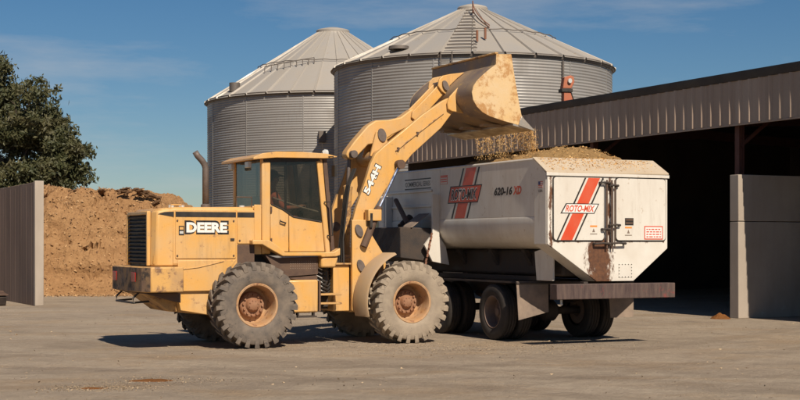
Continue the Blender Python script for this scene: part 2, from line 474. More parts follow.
def box(name, mat, parent, x0, x1, y0, y1, z0, z1, bevel=0.0):
    m = MB(); m.box(x0, x1, y0, y1, z0, z1); return m.build(name, mat, parent, bevel)
def prism(name, mat, parent, poly, a, b, axis='y', bevel=0.0, smooth=30):
    m = MB(); m.prism(poly, a, b, axis); return m.build(name, mat, parent, bevel, smooth)
def tube(name, mat, parent, pts, r, seg=10):
    m = MB(); m.tube(pts, r, seg); return m.build(name, mat, parent, smooth=50)

# bases for flat lettering: columns = direction of reading, up, out of the surface
NEAR = Matrix(((1, 0, 0), (0, 0, -1), (0, 1, 0)))         # loader flank facing local -y
REAR = Matrix(((0, 0, -1), (-1, 0, 0), (0, 1, 0)))        # truck rear facing local -x
LEFT = Matrix(((-1, 0, 0), (0, 0, 1), (0, 1, 0)))         # truck flank facing local +y
def text(name, s, mat, parent, center, w, h, basis, rot=0.0, bold=0.02, shear=0.0, depth=0.002, grow=0.0):
    cu = bpy.data.curves.new(name, 'FONT')
    cu.body = s; cu.size = 1.0; cu.offset = bold; cu.shear = shear; cu.extrude = 0.0
    cu.align_x = 'CENTER'; cu.resolution_u = 3
    to = bpy.data.objects.new('tmp', cu)
    C.objects.link(to)
    dg = bpy.context.evaluated_depsgraph_get()
    me = bpy.data.meshes.new_from_object(to.evaluated_get(dg))
    bpy.data.objects.remove(to); bpy.data.curves.remove(cu)
    xs = [q.co.x for q in me.vertices]; ys = [q.co.y for q in me.vertices]
    sx = (w + grow) / (max(xs) - min(xs)); sy = (h + grow) / (max(ys) - min(ys))
    cx = (max(xs) + min(xs)) / 2; cy = (max(ys) + min(ys)) / 2
    rm = Matrix.Rotation(rot, 2)
    for q in me.vertices:
        p = rm @ Vector(((q.co.x - cx) * sx, (q.co.y - cy) * sy))
        q.co = basis @ Vector((p.x, p.y, depth)) + Vector(center)
    me.name = name
    me.materials.clear(); me.materials.append(MATS[mat])
    return link(name, me, parent)
def flat(name, mat, parent, pts, n, t=0.002):
    """thin raised sheet: pts on the surface, n its outward normal"""
    m = MB(); n = Vector(n)
    m.hexa([Vector(p) for p in pts], [Vector(p) + n * t for p in pts])
    return m.build(name, mat, parent, smooth=0)

def rrect(a0, a1, b0, b1, r, k=4):
    out = []
    for (ca, cb, s) in ((a1 - r, b1 - r, 0), (a0 + r, b1 - r, 90), (a0 + r, b0 + r, 180), (a1 - r, b0 + r, 270)):
        for i in range(k + 1):
            t = R(s + 90 * i / k)
            out.append((ca + r * math.cos(t), cb + r * math.sin(t)))
    return out

U = Vector((math.cos(YAW), math.sin(YAW), 0)); V = Vector((-math.sin(YAW), math.cos(YAW), 0))

# ================================================================== GROUND
m = MB()
S = 2500
m.face([(-S, -S, 0), (S, -S, 0), (S, S, 0), (-S, S, 0)])
g = m.build('ground', 'ground', None, smooth=0)
tag(g, 'dusty tan gravel and concrete yard', kind='structure')

# ================================================================== STORAGE SHED
SH = Vector((8.15, 34.05, 0))
shed = empty('storage_shed', SH, YAW)
tag(shed, 'long open-fronted dark metal storage shed behind the white feed truck', 'shed')
S0, S1 = -19.0, 18.36            # near and far end along the front
ZB, ZT, ZR = 4.72, 5.74, 5.97
def fascia_mesh():
    w = 1.08; prof = [(0.0, 0.0)]
    for c_ in (0.18, 0.54, 0.90):
        prof += [(c_ - 0.078, 0.0), (c_ - 0.018, -0.05), (c_ + 0.018, -0.05), (c_ + 0.055, 0.0)]
    prof += [(w - 0.003, 0.0), (w - 0.003, 0.02), (0.0, 0.02)]
    m = MB()
    m.prism([(d, s) for s, d in prof], ZB, ZT + 0.02, axis='z')
    bmesh.ops.recalc_face_normals(m.bm, faces=m.bm.faces)
    me = bpy.data.meshes.new('fascia_panel'); m.bm.to_mesh(me); m.bm.free()
    me.materials.append(MATS['fascia'])
    return me
fm = fascia_mesh()
n_p = int((S1 - S0) / 1.08)
for i in range(n_p):
    o = link('fascia_panel', fm, shed)
    o.location = (random.uniform(-0.004, 0.004), S1 - (i + 1) * 1.08, 0)
SN = S1 - n_p * 1.08
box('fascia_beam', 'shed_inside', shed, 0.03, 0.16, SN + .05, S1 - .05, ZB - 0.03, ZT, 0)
box('drip_edge', 'fascia', shed, -0.012, 0.028, SN, S1, ZB - 0.045, ZB - 0.004)
prism('roof', 'roof_trim', shed, [(-0.04, ZT + .025), (-0.085, ZR - .06), (-0.085, ZR), (9.0, ZR + 0.30), (18.1, ZR), (18.1, ZT + .16), (9.0, ZR + 0.12), (0.2, ZT + .03)], SN - 0.15, S1 + 0.12)
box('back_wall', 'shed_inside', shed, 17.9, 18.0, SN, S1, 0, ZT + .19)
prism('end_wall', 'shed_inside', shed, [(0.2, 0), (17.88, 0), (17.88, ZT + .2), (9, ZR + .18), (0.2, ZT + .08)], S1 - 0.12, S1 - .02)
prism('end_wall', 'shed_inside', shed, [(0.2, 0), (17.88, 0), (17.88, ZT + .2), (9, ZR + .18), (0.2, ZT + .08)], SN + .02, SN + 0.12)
for s in (12.7, 6.5, 0.16, -6.2, -12.5):
    z0 = 0.0 if s > 1 else 3.5
    m = MB()
    for a in (0.19, 0.33): m.box(a, a + 0.02, s - 0.08, s + 0.08, z0, ZB + .3)
    m.box(0.21, 0.33, s - 0.012, s + 0.012, z0, ZB + .3)
    if s < 7: m.build('column', 'steel_red', shed)
    else: m.bm.free()
    m = MB(); m.prism([(0.2, 5.45), (9, 5.80), (17.8, 5.45), (17.8, 4.85), (16.8, 5.2), (9, 5.5), (1.3, 5.2), (0.36, 4.85)], s - 0.09, s + 0.09); m.build('rafter', 'steel_red', shed)
    m = MB(); m.tube([(0.3, s + .0, 4.2), (1.8, s + .0, 5.3)], 0.05, 6); m.build('knee_brace', 'steel_red', shed)
for d in (1.6, 3.4, 5.2, 7.0):
    box('purlin', 'steel_red', shed, d, d + 0.06, SN + .2, S1 - .2, 5.52 + d * .02, 5.70 + d * .02)
# precast partition wall standing in the shed mouth: two courses of panels
part = empty('partition_wall', SH + U * 0.02 - V * 0.22, YAW)
tag(part, 'grey precast concrete partition standing in the shed opening at right edge', 'wall')
for i in range(3):
    for j, (z0, z1) in enumerate(((0, 2.34), (2.355, 3.48))):
        o = box('concrete_panel', 'concrete', part, -0.10 + i * 2.6, 2.59 + i * 2.6 - .1, 0.0, 0.32, z0, z1, 0.012)

# ================================================================== GRAIN BINS
def grain_bin(cx, cy, rad, eave, peak, rot, sheets, nroof, label, cap_r, steps):
    t = empty('grain_bin', (cx, cy, 0), rot)
    tag(t, label, 'grain bin', 'corrugated grain bins behind the shed')
    rings = 11; hh = eave / rings; corr = 7; da = 2 * math.pi / sheets
    m = MB(); rows = []
    nz = corr * 6
    for i in range(nz + 1):
        z = hh * i / nz
        rr = rad + 0.011 * math.sin(2 * math.pi * corr * i / nz)
        rows.append([(rr * math.cos(a), rr * math.sin(a), z) for a in [da * (k / 8) for k in range(9)]])
    m.loft(rows, caps=False, closed=False)
    bmesh.ops.recalc_face_normals(m.bm, faces=m.bm.faces)
    # seam lip along one edge of the sheet
    for k in (0,):
        m.box(rad - 0.005, rad + 0.016, -0.02, 0.02, 0.004, hh - 0.004)
    me = bpy.data.meshes.new('wall_sheet'); m.bm.to_mesh(me); m.bm.free()
    me.materials.append(MATS['bin_wall']); me.shade_smooth(); me.set_sharp_from_angle(angle=R(60))
    for r_ in range(rings):
        for s in range(sheets):
            o = link('wall_sheet', me, t)
            o.location = (0, 0, r_ * hh)
            o.rotation_euler = (0, 0, da * s)
    # roof: raised-rib panels meeting under the cap
    dr = 2 * math.pi / nroof
    over = 0.16
    sl = (peak - eave) / (rad - cap_r)
    ze = eave - sl * over + 0.05
    m = MB()
    def rp(r_, a, dz=0): return (r_ * math.cos(a), r_ * math.sin(a), eave + 0.05 + (rad - r_) * sl + dz)
    R0, R1 = rad + over, cap_r * 0.9
    segs = 4
    grid = []
    for i in range(segs + 1):
        rr = R0 + (R1 - R0) * i / segs
        row = []
        for k, dz in ((0.0, 0.085), (0.018, 0.085), (0.045, 0.0), (0.30, 0.0), (0.5, 0.0), (0.7, 0.0), (0.955, 0.0), (0.982, 0.085), (1.0, 0.085)):
            row.append(rp(rr, dr * k, dz * (0.35 + 0.65 * rr / rad)))
        grid.append(row)
    m.loft(grid, caps=False, closed=False)
    bmesh.ops.recalc_face_normals(m.bm, faces=m.bm.faces)
    if m.bm.faces[:][0].normal.z < 0: bmesh.ops.reverse_faces(m.bm, faces=m.bm.faces)
    me = bpy.data.meshes.new('roof_panel'); m.bm.to_mesh(me); m.bm.free()
    me.materials.append(MATS['bin_roof'])
    for s in range(nroof):
        o = link('roof_panel', me, t); o.rotation_euler = (0, 0, dr * s)
    # ring joint two thirds of the way down, eave angle, cap
    m = MB(); m.lathe([(rad - 0.02, eave - 0.12), (rad + 0.06, eave - 0.12), (rad + 0.10, eave + 0.0), (rad + 0.10, eave + 0.05), (rad - 0.02, eave + 0.05)], 72, axis='z')
    m.build('eave_ring', 'bin_trim', t)
    zc = eave + 0.05 + (rad - cap_r) * sl
    m = MB(); m.lathe([(cap_r * 1.03, zc - 0.06), (cap_r * 1.06, zc + 0.10), (cap_r * 0.98, zc + 0.16), (cap_r * 0.45, zc + 0.26), (0.02, zc + 0.28)], 36, axis='z', caps=True)
    m.build('roof_cap', 'bin_roof', t)
    rj = rad * 0.60
    m = MB()
    pts = [rp(rj, 2 * math.pi * k / 90, 0.12 + 0.02 * math.sin(k * 1.7)) for k in range(91)]
    m.tube(pts, 0.022, 6, caps=False); m.build('ring_joint', 'bin_trim', t)
    return t, rp
b1, rp1 = grain_bin(3.107, 60, 5.92, 9.17, 11.74, R(3), 13, 30, 'wide corrugated steel grain bin directly above the raised loader bucket', 0.62, True)
b2, rp2 = grain_bin(-3.40, 70.9, 6.30, 8.85, 12.42, R(11), 13, 34, 'steel grain bin rising behind the loader cab, partly hidden by the other bin', 0.80, False)
# roof ladder, rails and hatches on the right-hand bin (local angles measured around the bin)
def dir1(px):   # bin angle that faces the camera at a horizontal offset of px pixels from its axis
    return math.asin(max(-1, min(1, px / 138.0))) - math.pi / 2 - R(3)
a_l = dir1(-14); 
m = MB()
for k in range(13):
    r_ = 5.8 - k * 0.38
    w = 0.95 * r_ / 5.8 + 0.1
    da = w / r_ / 2
    p = [rp1(r_, a_l - da * 1.5 , 0.13), rp1(r_, a_l + da * 0.9, 0.13)]
    m = MB(); m.tube(p, 0.028, 6); m.build('roof_rung', 'bin_trim', b1)
m = MB()
for a0, a1, h in ((-6, 22, 0.5), (-6, 22, 0.25)):
    q = [rp1(1.35 + 0.24 * k, dir1(a0 + (a1 - a0) * (k / 8) ** 1.4), h * (1 - k / 12)) for k in range(9)]
    m = MB(); m.tube(q, 0.024, 6); m.build('roof_handrail', 'rust_iron', b1)
m = MB(); m.tube([rp1(1.35, dir1(-6), 0.05), rp1(1.35, dir1(-6), 0.55)], 0.03, 6); m.build('rail_post', 'rust_iron', b1)
for px_, r_ in ((-2, 4.9), (8, 4.6)):
    m = MB(); m.tube([rp1(r_, dir1(px_), 0.05), rp1(r_, dir1(px_), 0.5)], 0.05, 8); m.build('roof_vent', 'rust_iron', b1)
m = MB(); p = Vector(rp1(5.3, dir1(-82), 0.12)); m.tube([p - Vector((0, 0, .1)), p + Vector((0, 0, .03)), p + Vector((0, 0, .05))], [0.42, 0.40, 0.1], 16); m.build('roof_hatch', 'bin_trim', b1)
p = Vector(rp1(5.98, dir1(6), 0)); box('eave_box', 'bin_roof', b1, p.x - .2, p.x + .2, p.y - .16, p.y + .12, p.z - .85, p.z - .12, 0.01)
m = MB(); lx = dir1(-30)
for s in (-0.22, 0.22):
    a = lx + s / 6.0
    m.tube([(6.05 * math.cos(a), 6.05 * math.sin(a), 0.3), (6.05 * math.cos(a), 6.05 * math.sin(a), 9.25)], 0.025, 6)
for k in range(28):
    z = 0.5 + k * 0.31
    m.tube([(6.05 * math.cos(lx - .037), 6.05 * math.sin(lx - .037), z), (6.05 * math.cos(lx + .037), 6.05 * math.sin(lx + .037), z)], 0.016, 5)
m.build('wall_ladder', 'bin_trim', b1)
tube('down_pipe', 'bin_trim', b1, [(5.99 * math.cos(dir1(76)), 5.99 * math.sin(dir1(76)), 9.0), (5.99 * math.cos(dir1(76)), 5.99 * math.sin(dir1(76)), 0.2)], 0.045, 8)
# hatch and rail on the left-hand bin
def dir2(px): return math.asin(max(-1, min(1, px / 125.0))) - math.pi / 2 - R(11)
p = Vector(rp2(5.8, dir2(-98), 0.1)); m = MB(); m.tube([p - Vector((0, 0, .2)), p + Vector((0, 0, .22))], 0.26, 16); m.build('roof_hatch', 'bin_trim', b2)
m = MB()
for k in range(9):
    a = -118 + k * 7.0
    q0 = rp2(4.55 - 0.07 * k, dir2(-86 + 8.0 * k), 0.05); q1 = rp2(4.55 - .07 * k, dir2(-86 + 8.0 * k), 0.32)
    m.tube([q0, q1], 0.022, 5)
m.tube([rp2(4.55 - 0.07 * k, dir2(-86 + 8.0 * k), 0.32) for k in range(9)], 0.022, 6)
m.build('roof_handrail', 'bin_trim', b2)
p = Vector((6.33 * math.cos(dir2(-4)), 6.33 * math.sin(dir2(-4)), 6.9)); box('vent_box', 'bin_trim', b2, p.x - .16, p.x + .16, p.y - .2, p.y + .1, p.z - .4, p.z + .1, .01)

# ================================================================== CONVEYOR HEAD ON THE SHED ROOF
ch = empty('conveyor_head', (6.02, 50.5, 6.10), R(14))
ch.scale = (.72, .72, .86)
tag(ch, 'small orange-red conveyor drive head on the shed roof against the bin', 'conveyor')
m = MB()
for sx, sy in ((-.22, -.2), (.22, -.2), (-.22, .2), (.22, .2)): m.tube([(sx * 1.3, sy * 1.3, 0.0), (sx, sy, 0.95)], 0.04, 6)
m.build('support_frame', 'rust_iron', ch)
prism('spout', 'auger_red', ch, [(-.24, .8), (.16, .8), (.26, 1.0), (.12, 1.35), (-.22, 1.35)], -.2, .2, bevel=.02)
box('flange', 'black', ch, -.36, .22, -.26, .26, 1.352, 1.50, .015)
prism('housing', 'auger_red', ch, [(-.30, 1.502), (.16, 1.502), (.33, 1.78), (.30, 2.0), (.12, 2.06), (-.20, 1.98)], -.22, .22, bevel=.03)
m = MB(); m.cyl((.05, -.222, 1.82), (.05, -.34, 1.82), .10, 14); m.build('motor', 'lamp_clear', ch)
tube('brace', 'black', ch, [(.15, -.05, 1.45), (.62, -.05, .45)], 0.035, 8)
tube('spout_pipe', 'auger_red', ch, [(.1, 0, 1.2), (.45, 0, .35)], 0.10, 10)

# ================================================================== LEFT BUNKER WALL, PILE, TREE
wd = Vector((-0.445, 0.895, 0)).normalized()
bw = empty('bunker_wall', (-10.58, 40.6, 0), math.atan2(wd.y, wd.x))
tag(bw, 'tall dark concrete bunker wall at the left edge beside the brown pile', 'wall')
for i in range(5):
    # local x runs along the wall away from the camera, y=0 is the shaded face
    o = box('wall_panel', 'concrete_shaded' , bw, 0.012 + i * 2.4 if i else 0.20, 2.40 + i * 2.4 - .004, -0.24, 0.0, 0, 3.60, 0.012)
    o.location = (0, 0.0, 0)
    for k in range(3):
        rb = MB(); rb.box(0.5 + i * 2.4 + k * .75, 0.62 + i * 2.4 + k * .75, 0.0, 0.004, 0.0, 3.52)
        rb.build('wall_rib', 'concrete_shaded', bw, 0.002)
box('lit_wall_end', 'concrete', bw, 0.0, 0.196, -0.25, 0.006, 0, 3.64, 0.015)  # sunlit end of the same wall, set apart by the lighter concrete colour
# dark scrap bin at its foot
sc = empty('scrap_bin', (-11.45, 40.95, 0), math.atan2(wd.y, wd.x))
tag(sc, 'low dark scrap bin on the ground at the foot of the bunker wall', 'bin')
prism('bin_body', 'truck_dark', sc, [(-.15, .02), (.75, .02), (.85, .30), (.6, .34), (.5, .26), (-.1, .30), (-.28, .26)], 0.1, 0.55, bevel=.015)
prism('lid', 'brown_metal', sc, [(-.30, .30), (.2, .33), (.5, .39), (.5, .43), (.2, .37), (-.30, .34)], 0.06, 0.6, bevel=.01)
box('skid', 'black', sc, -.05, .65, .15, .22, 0, .02); box('skid', 'black', sc, -.05, .65, .42, .5, 0, .02)

# feed pile
def pile():
    nx, ny = 300, 150
    vs, fs = [], []
    for j in range(ny + 1):
        for i in range(nx + 1):
            x = -22 + 16.2 * i / nx
            tv = j / ny
            # across the pile: quick climb up a steep cut face, then a broad top and a back slope
            y = 48.0 + 15 * tv ** 1.5
            edge = 48.9 + 0.45 * noise.noise(Vector((x * .35, 3.1, 0))) + .25 * noise.noise(Vector((x * 1.3, 7, 0)))
            d = y - edge
            H_ = 3.80 + 0.22 * noise.noise(Vector((x * .4, y * .3, 2))) + 0.07 * noise.noise(Vector((x * 1.8, y * 1.5, 5)))
            # right-hand shoulder falls away
            sh = max(0.0, x + 9.6)
            H_ -= 0.20 * sh + 0.42 * sh * sh
            H_ = max(H_, 0)
            face = max(0.0, min(1.0, d / 2.7))
            prof = 1 - (1 - face) ** 1.5
            # crusted ledges on the cut face
            led = noise.noise(Vector((x * .55, d * 1.1, 9.0)))
            ph = math.sin(7.5 * prof + 2.6 * led + x * .22)
            gate = max(0.0, min(1.3, 2.6 * noise.noise(Vector((x * .5, d * .9, 21.0))) + .55))
            prof += 0.085 * gate * (max(-1, min(1, ph * 5)) * .5 + .1) * (1 - abs(2 * face - 1) ** 2)
            ck = abs(math.sin(7.0 * prof + 1.9 * noise.noise(Vector((x * .45, d * .5, 33.0))) + .5 * noise.noise(Vector((x * 2.3, d * 2, 35.0)))))
            crack = math.exp(-(ck / .085) ** 2) * max(0.0, min(1.0, 3.0 * noise.noise(Vector((x * .55, d * .9, 41.0))) + .55)) * (1 if .08 < face < .93 else 0)
            back = max(0.0, (y - 57.5) / 5.5)
            z = H_ * max(0, prof) * (1 - min(1, back) ** 2)
            nz = 0.09 * noise.fractal(Vector((x * 1.6, y * 1.6, z * 1.6)), 0.8, 2.1, 5) + .09 * noise.fractal(Vector((x * 7, y * 7, z * 9)), 0.7, 2.2, 3)
            z = z + nz * min(1, face * 4) if H_ > .05 else 0
            vs.append((x, y + 0.22 * noise.noise(Vector((x * 1.1, z * 2.2, 4.0))) + .40 * crack, max(-0.02, z - .02 - .08 * crack)))
    for j in range(ny):
        for i in range(nx):
            a = j * (nx + 1) + i
            fs.append((a, a + 1, a + nx + 2, a + nx + 1))
    me = bpy.data.meshes.new('feed_pile'); me.from_pydata(vs, [], fs)
    me.materials.append(MATS['pile_feed'])
    o = link('feed_pile', me)
    tag(o, 'big orange-brown heap of ground feed between the bunker wall and the loader', 'pile', kind='stuff')
    return o
fp = pile()
# dark crusted clods along the crest and right shoulder of the pile
rc = random.Random(21)
cb = bmesh.new()
for k in range(95):
    if k < 45:
        x = -10.4 + 1.7 * rc.random()
        sh = max(0.0, x + 9.6); zt = 3.76 - .2 * sh - .42 * sh * sh
        p = Vector((x, 51.3 + rc.uniform(-.3, .9), zt + rc.uniform(-.10, .06)))
        s_ = rc.uniform(.04, .12)
    else:
        x = -12.7 + 1.9 * rc.random(); p = Vector((x, 51.4 + rc.uniform(0, .5), 3.74 + rc.uniform(-.03, .05))); s_ = rc.uniform(.03, .07)
    r_ = bmesh.ops.create_icosphere(cb, subdivisions=1, radius=1.0)
    sc3 = (s_ * rc.uniform(1.0, 2.6), s_ * rc.uniform(.8, 1.4), s_ * rc.uniform(.45, .8)); rot = Matrix.Rotation(rc.uniform(-.5, .5), 3, 'Y')
    for q in r_['verts']:
        d = q.co * (1 + .35 * noise.noise(q.co * 1.7 + Vector((k, 0, 0))))
        q.co = p + rot @ Vector((d.x * sc3[0], d.y * sc3[1], d.z * sc3[2]))
me = bpy.data.meshes.new('pile_clods'); cb.to_mesh(me); cb.free(); me.materials.append(MATS['pile_cover'])
tag(link('pile_clods', me), 'dark crusted clods along the crest of the brown feed pile', 'clods', kind='stuff')

def make_tree():
    t = empty('broadleaf_tree', (-21.3, 76, 0))
    tag(t, 'dark green broadleaf tree rising behind the bunker wall at left', 'tree')
    rnd = random.Random(11)
    m = MB()
    m.tube([(0, 0, -0.1), (0.05, 0, 1.2), (-0.1, 0.1, 3.0), (0.1, 0, 5.0), (0.2, 0, 7.2)], [0.42, 0.33, 0.27, 0.2, 0.12], 10)
    tips = []
    # crown lobes: (x, y, z, radius) seen in the photograph's outline
    lobes = [(-2.6, 0, 9.7, 2.2), (-1.2, -.8, 8.4, 2.2), (-0.9, 1, 10.2, 1.35), (0.9, -.3, 8.8, 1.75), (-1.4, 0, 6.2, 2.4), (1.0, 0.3, 6.5, 2.0), (2.5, -.2, 7.3, 1.35), (3.35, .1, 6.6, 1.05),
             (1.9, .5, 5.2, 1.5), (3.0, -.4, 5.6, 1.0), (-3.2, .4, 7.6, 2.3), (0.4, 0, 4.4, 1.7), (-2.2, -.3, 4.4, 2.0), (1.7, 0, 8.1, 1.0), (-2.1, 0.2, 11.3, 1.1), (-3.6, 0, 11.2, 1.2), (1.6, 0, 3.8, 1.0)]
    for (x, y, z, r_) in lobes:
        b0 = Vector((0.05, 0, min(6.8, max(2.2, z - 2.6))))
        e = Vector((x, y, z))
        mid = b0.lerp(e, 0.5) + Vector((0, 0, -.25))
        m.tube([b0, mid, e], [0.13, 0.085, 0.04], 7)
        for k in range(11):
            d = Vector((rnd.gauss(0, 1), rnd.gauss(0, 1), rnd.gauss(0.25, 1))).normalized() * r_ * rnd.uniform(0.55, 1.08)
            m.tube([mid.lerp(e, rnd.uniform(.4, 1)), e + d * 0.55 + Vector((0, 0, .1)), e + d], [0.04, 0.022, 0.008], 5)
            tips.append((e + d, r_))
    m.build('trunk', 'bark', t, smooth=50)
    vs, fs = [], []
    def leaf(p, s):
        q = Vector((rnd.gauss(0, 1), rnd.gauss(0, 1), rnd.gauss(0, .7))).normalized()
        s1 = q.orthogonal().normalized(); s1.rotate(Matrix.Rotation(rnd.uniform(0, 6.28), 3, q)); s2 = q.cross(s1)
        i = len(vs)
        vs.extend([p - s1 * s, p + s2 * s * .42 + q * s * .12, p + s1 * s, p - s2 * s * .42 + q * s * .12])
        fs.append((i, i + 1, i + 2, i + 3))
    for (p, r_) in tips:
        for c_ in range(12):
            cc = p + Vector((rnd.gauss(0, 1), rnd.gauss(0, 1), rnd.gauss(0, .7))) * 0.30 * r_ ** .5
            for k in range(34):
                leaf(cc + Vector((rnd.gauss(0, 1), rnd.gauss(0, 1), rnd.gauss(0, .8))) * 0.17, rnd.uniform(.09, .18))
    me = bpy.data.meshes.new('crown'); me.from_pydata(vs, [], fs); me.materials.append(MATS['leaf'])
    o = link('crown', me, t)
    return t
make_tree()

# ================================================================== WHEEL LOADER
LO = Vector((-3.0, 25.16, 0))
ld = empty('wheel_loader', LO, YAW)
tag(ld, 'dusty yellow wheel loader tipping its raised bucket over the white feed truck', 'wheel loader')
HW = 0.80
# --- rear frame and counterweight
prism('rear_frame', 'yellow_worn', ld, [(-1.80, 0.97), (-1.36, 0.64), (-0.60, 0.56), (1.28, 0.56), (1.28, 1.28), (-1.80, 1.28)], -0.56, 0.56, bevel=0.015)
prism('frame_side_plate', 'yellow', ld, [(-1.26, 0.96), (-1.20, 0.66), (-0.62, 0.56), (-0.2, 0.56), (-0.2, 1.30), (-1.26, 1.30)], -0.74, -0.57, bevel=0.01)
prism('frame_side_plate', 'yellow', ld, [(-1.26, 0.96), (-1.20, 0.66), (-0.62, 0.56), (-0.2, 0.56), (-0.2, 1.30), (-1.26, 1.30)], 0.57, 0.74, bevel=0.01)
cwp = [(-1.27, -1.15), (-1.27, 1.15), (-1.80, 1.15), (-1.93, 0.95), (-1.97, 0.5), (-1.97, -0.5), (-1.93, -0.95), (-1.84, -1.15)]
cw = prism('counterweight', 'yellow_worn', ld, cwp, 0.985, 1.415, axis='z', bevel=0.025)
m = MB()
m.hexa([(-1.975, -.5, 1.0), (-1.935, -.955, 1.0), (-1.935, -.955, 1.40), (-1.975, -.5, 1.40)], [(-1.985, -.5, 1.0), (-1.945, -.96, 1.0), (-1.945, -.96, 1.40), (-1.985, -.5, 1.40)])
m.hexa([(-1.975, .5, 1.0), (-1.975, -.498, 1.0), (-1.975, -.498, 1.40), (-1.975, .5, 1.40)], [(-1.985, .5, 1.0), (-1.985, -.498, 1.0), (-1.985, -.498, 1.40), (-1.985, .5, 1.40)])
m.hexa([(-1.935, .955, 1.0), (-1.975, .502, 1.0), (-1.975, .502, 1.40), (-1.935, .955, 1.40)], [(-1.945, .96, 1.0), (-1.985, .502, 1.0), (-1.985, .502, 1.40), (-1.945, .96, 1.40)])
m.hexa([(-1.845, -1.15, 1.0), (-1.845, -1.15, 1.40), (-1.937, -.957, 1.40), (-1.937, -.957, 1.0)], [(-1.855, -1.155, 1.0), (-1.855, -1.155, 1.40), (-1.946, -.962, 1.40), (-1.946, -.962, 1.0)])
m.build('worn_rear_facing', 'counterweight_rear', ld)
for yy in (-.62, .62):
    box('tail_light', 'lamp_red', ld, -2.0, -1.986, yy - .13, yy + .13, 1.16, 1.32, .01)
m = MB(); m.tube([(-1.85, -.55, 1.0), (-1.98, -.55, .88), (-1.98, -.55, .80), (-1.7, -.55, .82)], .018, 8); m.tube([(-1.85, .55, 1.0), (-1.98, .55, .88), (-1.98, .55, .80), (-1.7, .55, .82)], .018, 8); m.tube([(-1.98, -.55, .80), (-1.98, .55, .80)], .018, 8)
m.build('rear_step', 'black', ld)
prism('lower_side_panel', 'yellow', ld, [(-1.265, 0.99), (-0.60, 0.99), (-0.45, 1.2), (-0.22, 1.52), (-1.265, 1.52)], -0.80, -0.60, bevel=.01)
prism('lower_side_panel', 'yellow', ld, [(-1.265, 0.99), (-0.60, 0.99), (-0.45, 1.2), (-0.22, 1.52), (-1.265, 1.52)], 0.60, 0.80, bevel=.01)
prism('frame_recess', 'brown_metal', ld, [(-1.85, .97), (-1.25, .80), (-1.25, .965)], -.9, .9)
# --- hood
prism('hood', 'yellow', ld, [(-1.70, 1.425), (-1.60, 2.36), (-1.56, 2.41), (-1.3, 2.43), (-0.2, 2.445), (0.12, 2.445), (0.12, 1.30), (-1.24, 1.30), (-1.24, 1.425)], -HW + .012, HW - .012, bevel=0.05)
m = MB()
m.hexa([(-1.73, -HW + .15, 1.42), (-1.66, -HW, 1.42), (-1.335, -HW, 1.42), (-1.335, -.6, 1.42)],
       [(-1.71, -HW + .15, 2.36), (-1.62, -HW, 2.37), (-1.335, -HW, 2.385), (-1.335, -.6, 2.385)])
m.build('corner_panel', 'yellow', ld, .03)
m = MB()
m.hexa([(-1.73, HW - .15, 1.42), (-1.66, HW, 1.42), (-1.335, HW, 1.42), (-1.335, .6, 1.42)],
       [(-1.71, HW - .15, 2.36), (-1.62, HW, 2.37), (-1.335, HW, 2.385), (-1.335, .6, 2.385)])
m.build('corner_panel', 'yellow', ld, .03)
for s in (-1, 1):
    y0, y1 = (-HW - .004, -HW + .03) if s < 0 else (HW - .03, HW + .004)
    ed = prism('engine_door', 'yellow', ld, rrect(-1.315, -0.222, 1.545, 2.39, .03), y0, y1, bevel=.012)
    prism('engine_door', 'yellow', ld, rrect(-0.205, 0.118, 1.80, 2.395, .03), y0, y1, bevel=.012)
    yl = -HW - .0045 if s < 0 else HW + .0045
    flat('side_stripe', 'decal_black', ld, [(-1.62, yl - .0 , 2.31), (-1.34, yl, 2.262), (-1.34, yl, 2.352), (-1.5, yl, 2.345)], (0, s, 0), .003)
    flat('side_stripe', 'decal_black', ld, [(-1.31, yl, 2.262), (-0.228, yl, 2.262), (-0.228, yl, 2.352), (-1.31, yl, 2.352)], (0, s, 0), .003)
    flat('side_stripe', 'decal_black', ld, [(-0.20, yl, 2.262), (0.112, yl, 2.262), (0.112, yl, 2.352), (-0.20, yl, 2.352)], (0, s, 0), .003)
    box('screen_panel', 'brown_metal', ld, -0.20, 0.115, y0 + .01, y1 + .0, 1.46, 1.79)
yl = -HW - .0045
text('brand_lettering_outline', 'DEERE', 'decal_black', ld, (-0.755, yl, 2.085), .76, .205, NEAR, bold=.075, depth=.002, grow=.035)
text('brand_lettering', 'DEERE', 'decal_white', ld, (-0.755, yl, 2.085), .73, .175, NEAR, bold=.05, depth=.005)
box('badge', 'decal_black', ld, -1.255, -1.16, yl - .004, yl + .001, 1.95, 2.11)
flat('badge_mark', 'lamp_clear', ld, [(-1.24, yl - .005, 1.975), (-1.175, yl - .005, 1.975), (-1.175, yl - .005, 2.02), (-1.24, yl - .005, 2.02)], (0, -1, 0))
flat('badge_mark', 'yellow', ld, [(-1.24, yl - .005, 2.045), (-1.175, yl - .005, 2.045), (-1.175, yl - .005, 2.09), (-1.24, yl - .005, 2.09)], (0, -1, 0))
# grille
box('grille_recess', 'black', ld, -1.722, -1.690, -.63, .63, 1.43, 2.33)
m = MB()
for (y0, y1, z0, z1) in ((-.66, -.60, 1.43, 2.36), (.60, .66, 1.43, 2.36), (-.6, .6, 2.30, 2.36)):
    m.box(-1.77, -1.70, y0, y1, z0, z1)
m.build('grille_frame', 'yellow', ld, .012)
for k in range(13):
    z = 1.47 + k * .065
    m = MB(); m.hexa([(-1.76, -.595, z), (-1.725, -.595, z + .03), (-1.725, -.595, z + .042), (-1.765, -.595, z + .012)], [(-1.76, .595, z), (-1.725, .595, z + .03), (-1.725, .595, z + .042), (-1.765, .595, z + .012)])
    m.build('grille_slat', 'black', ld)
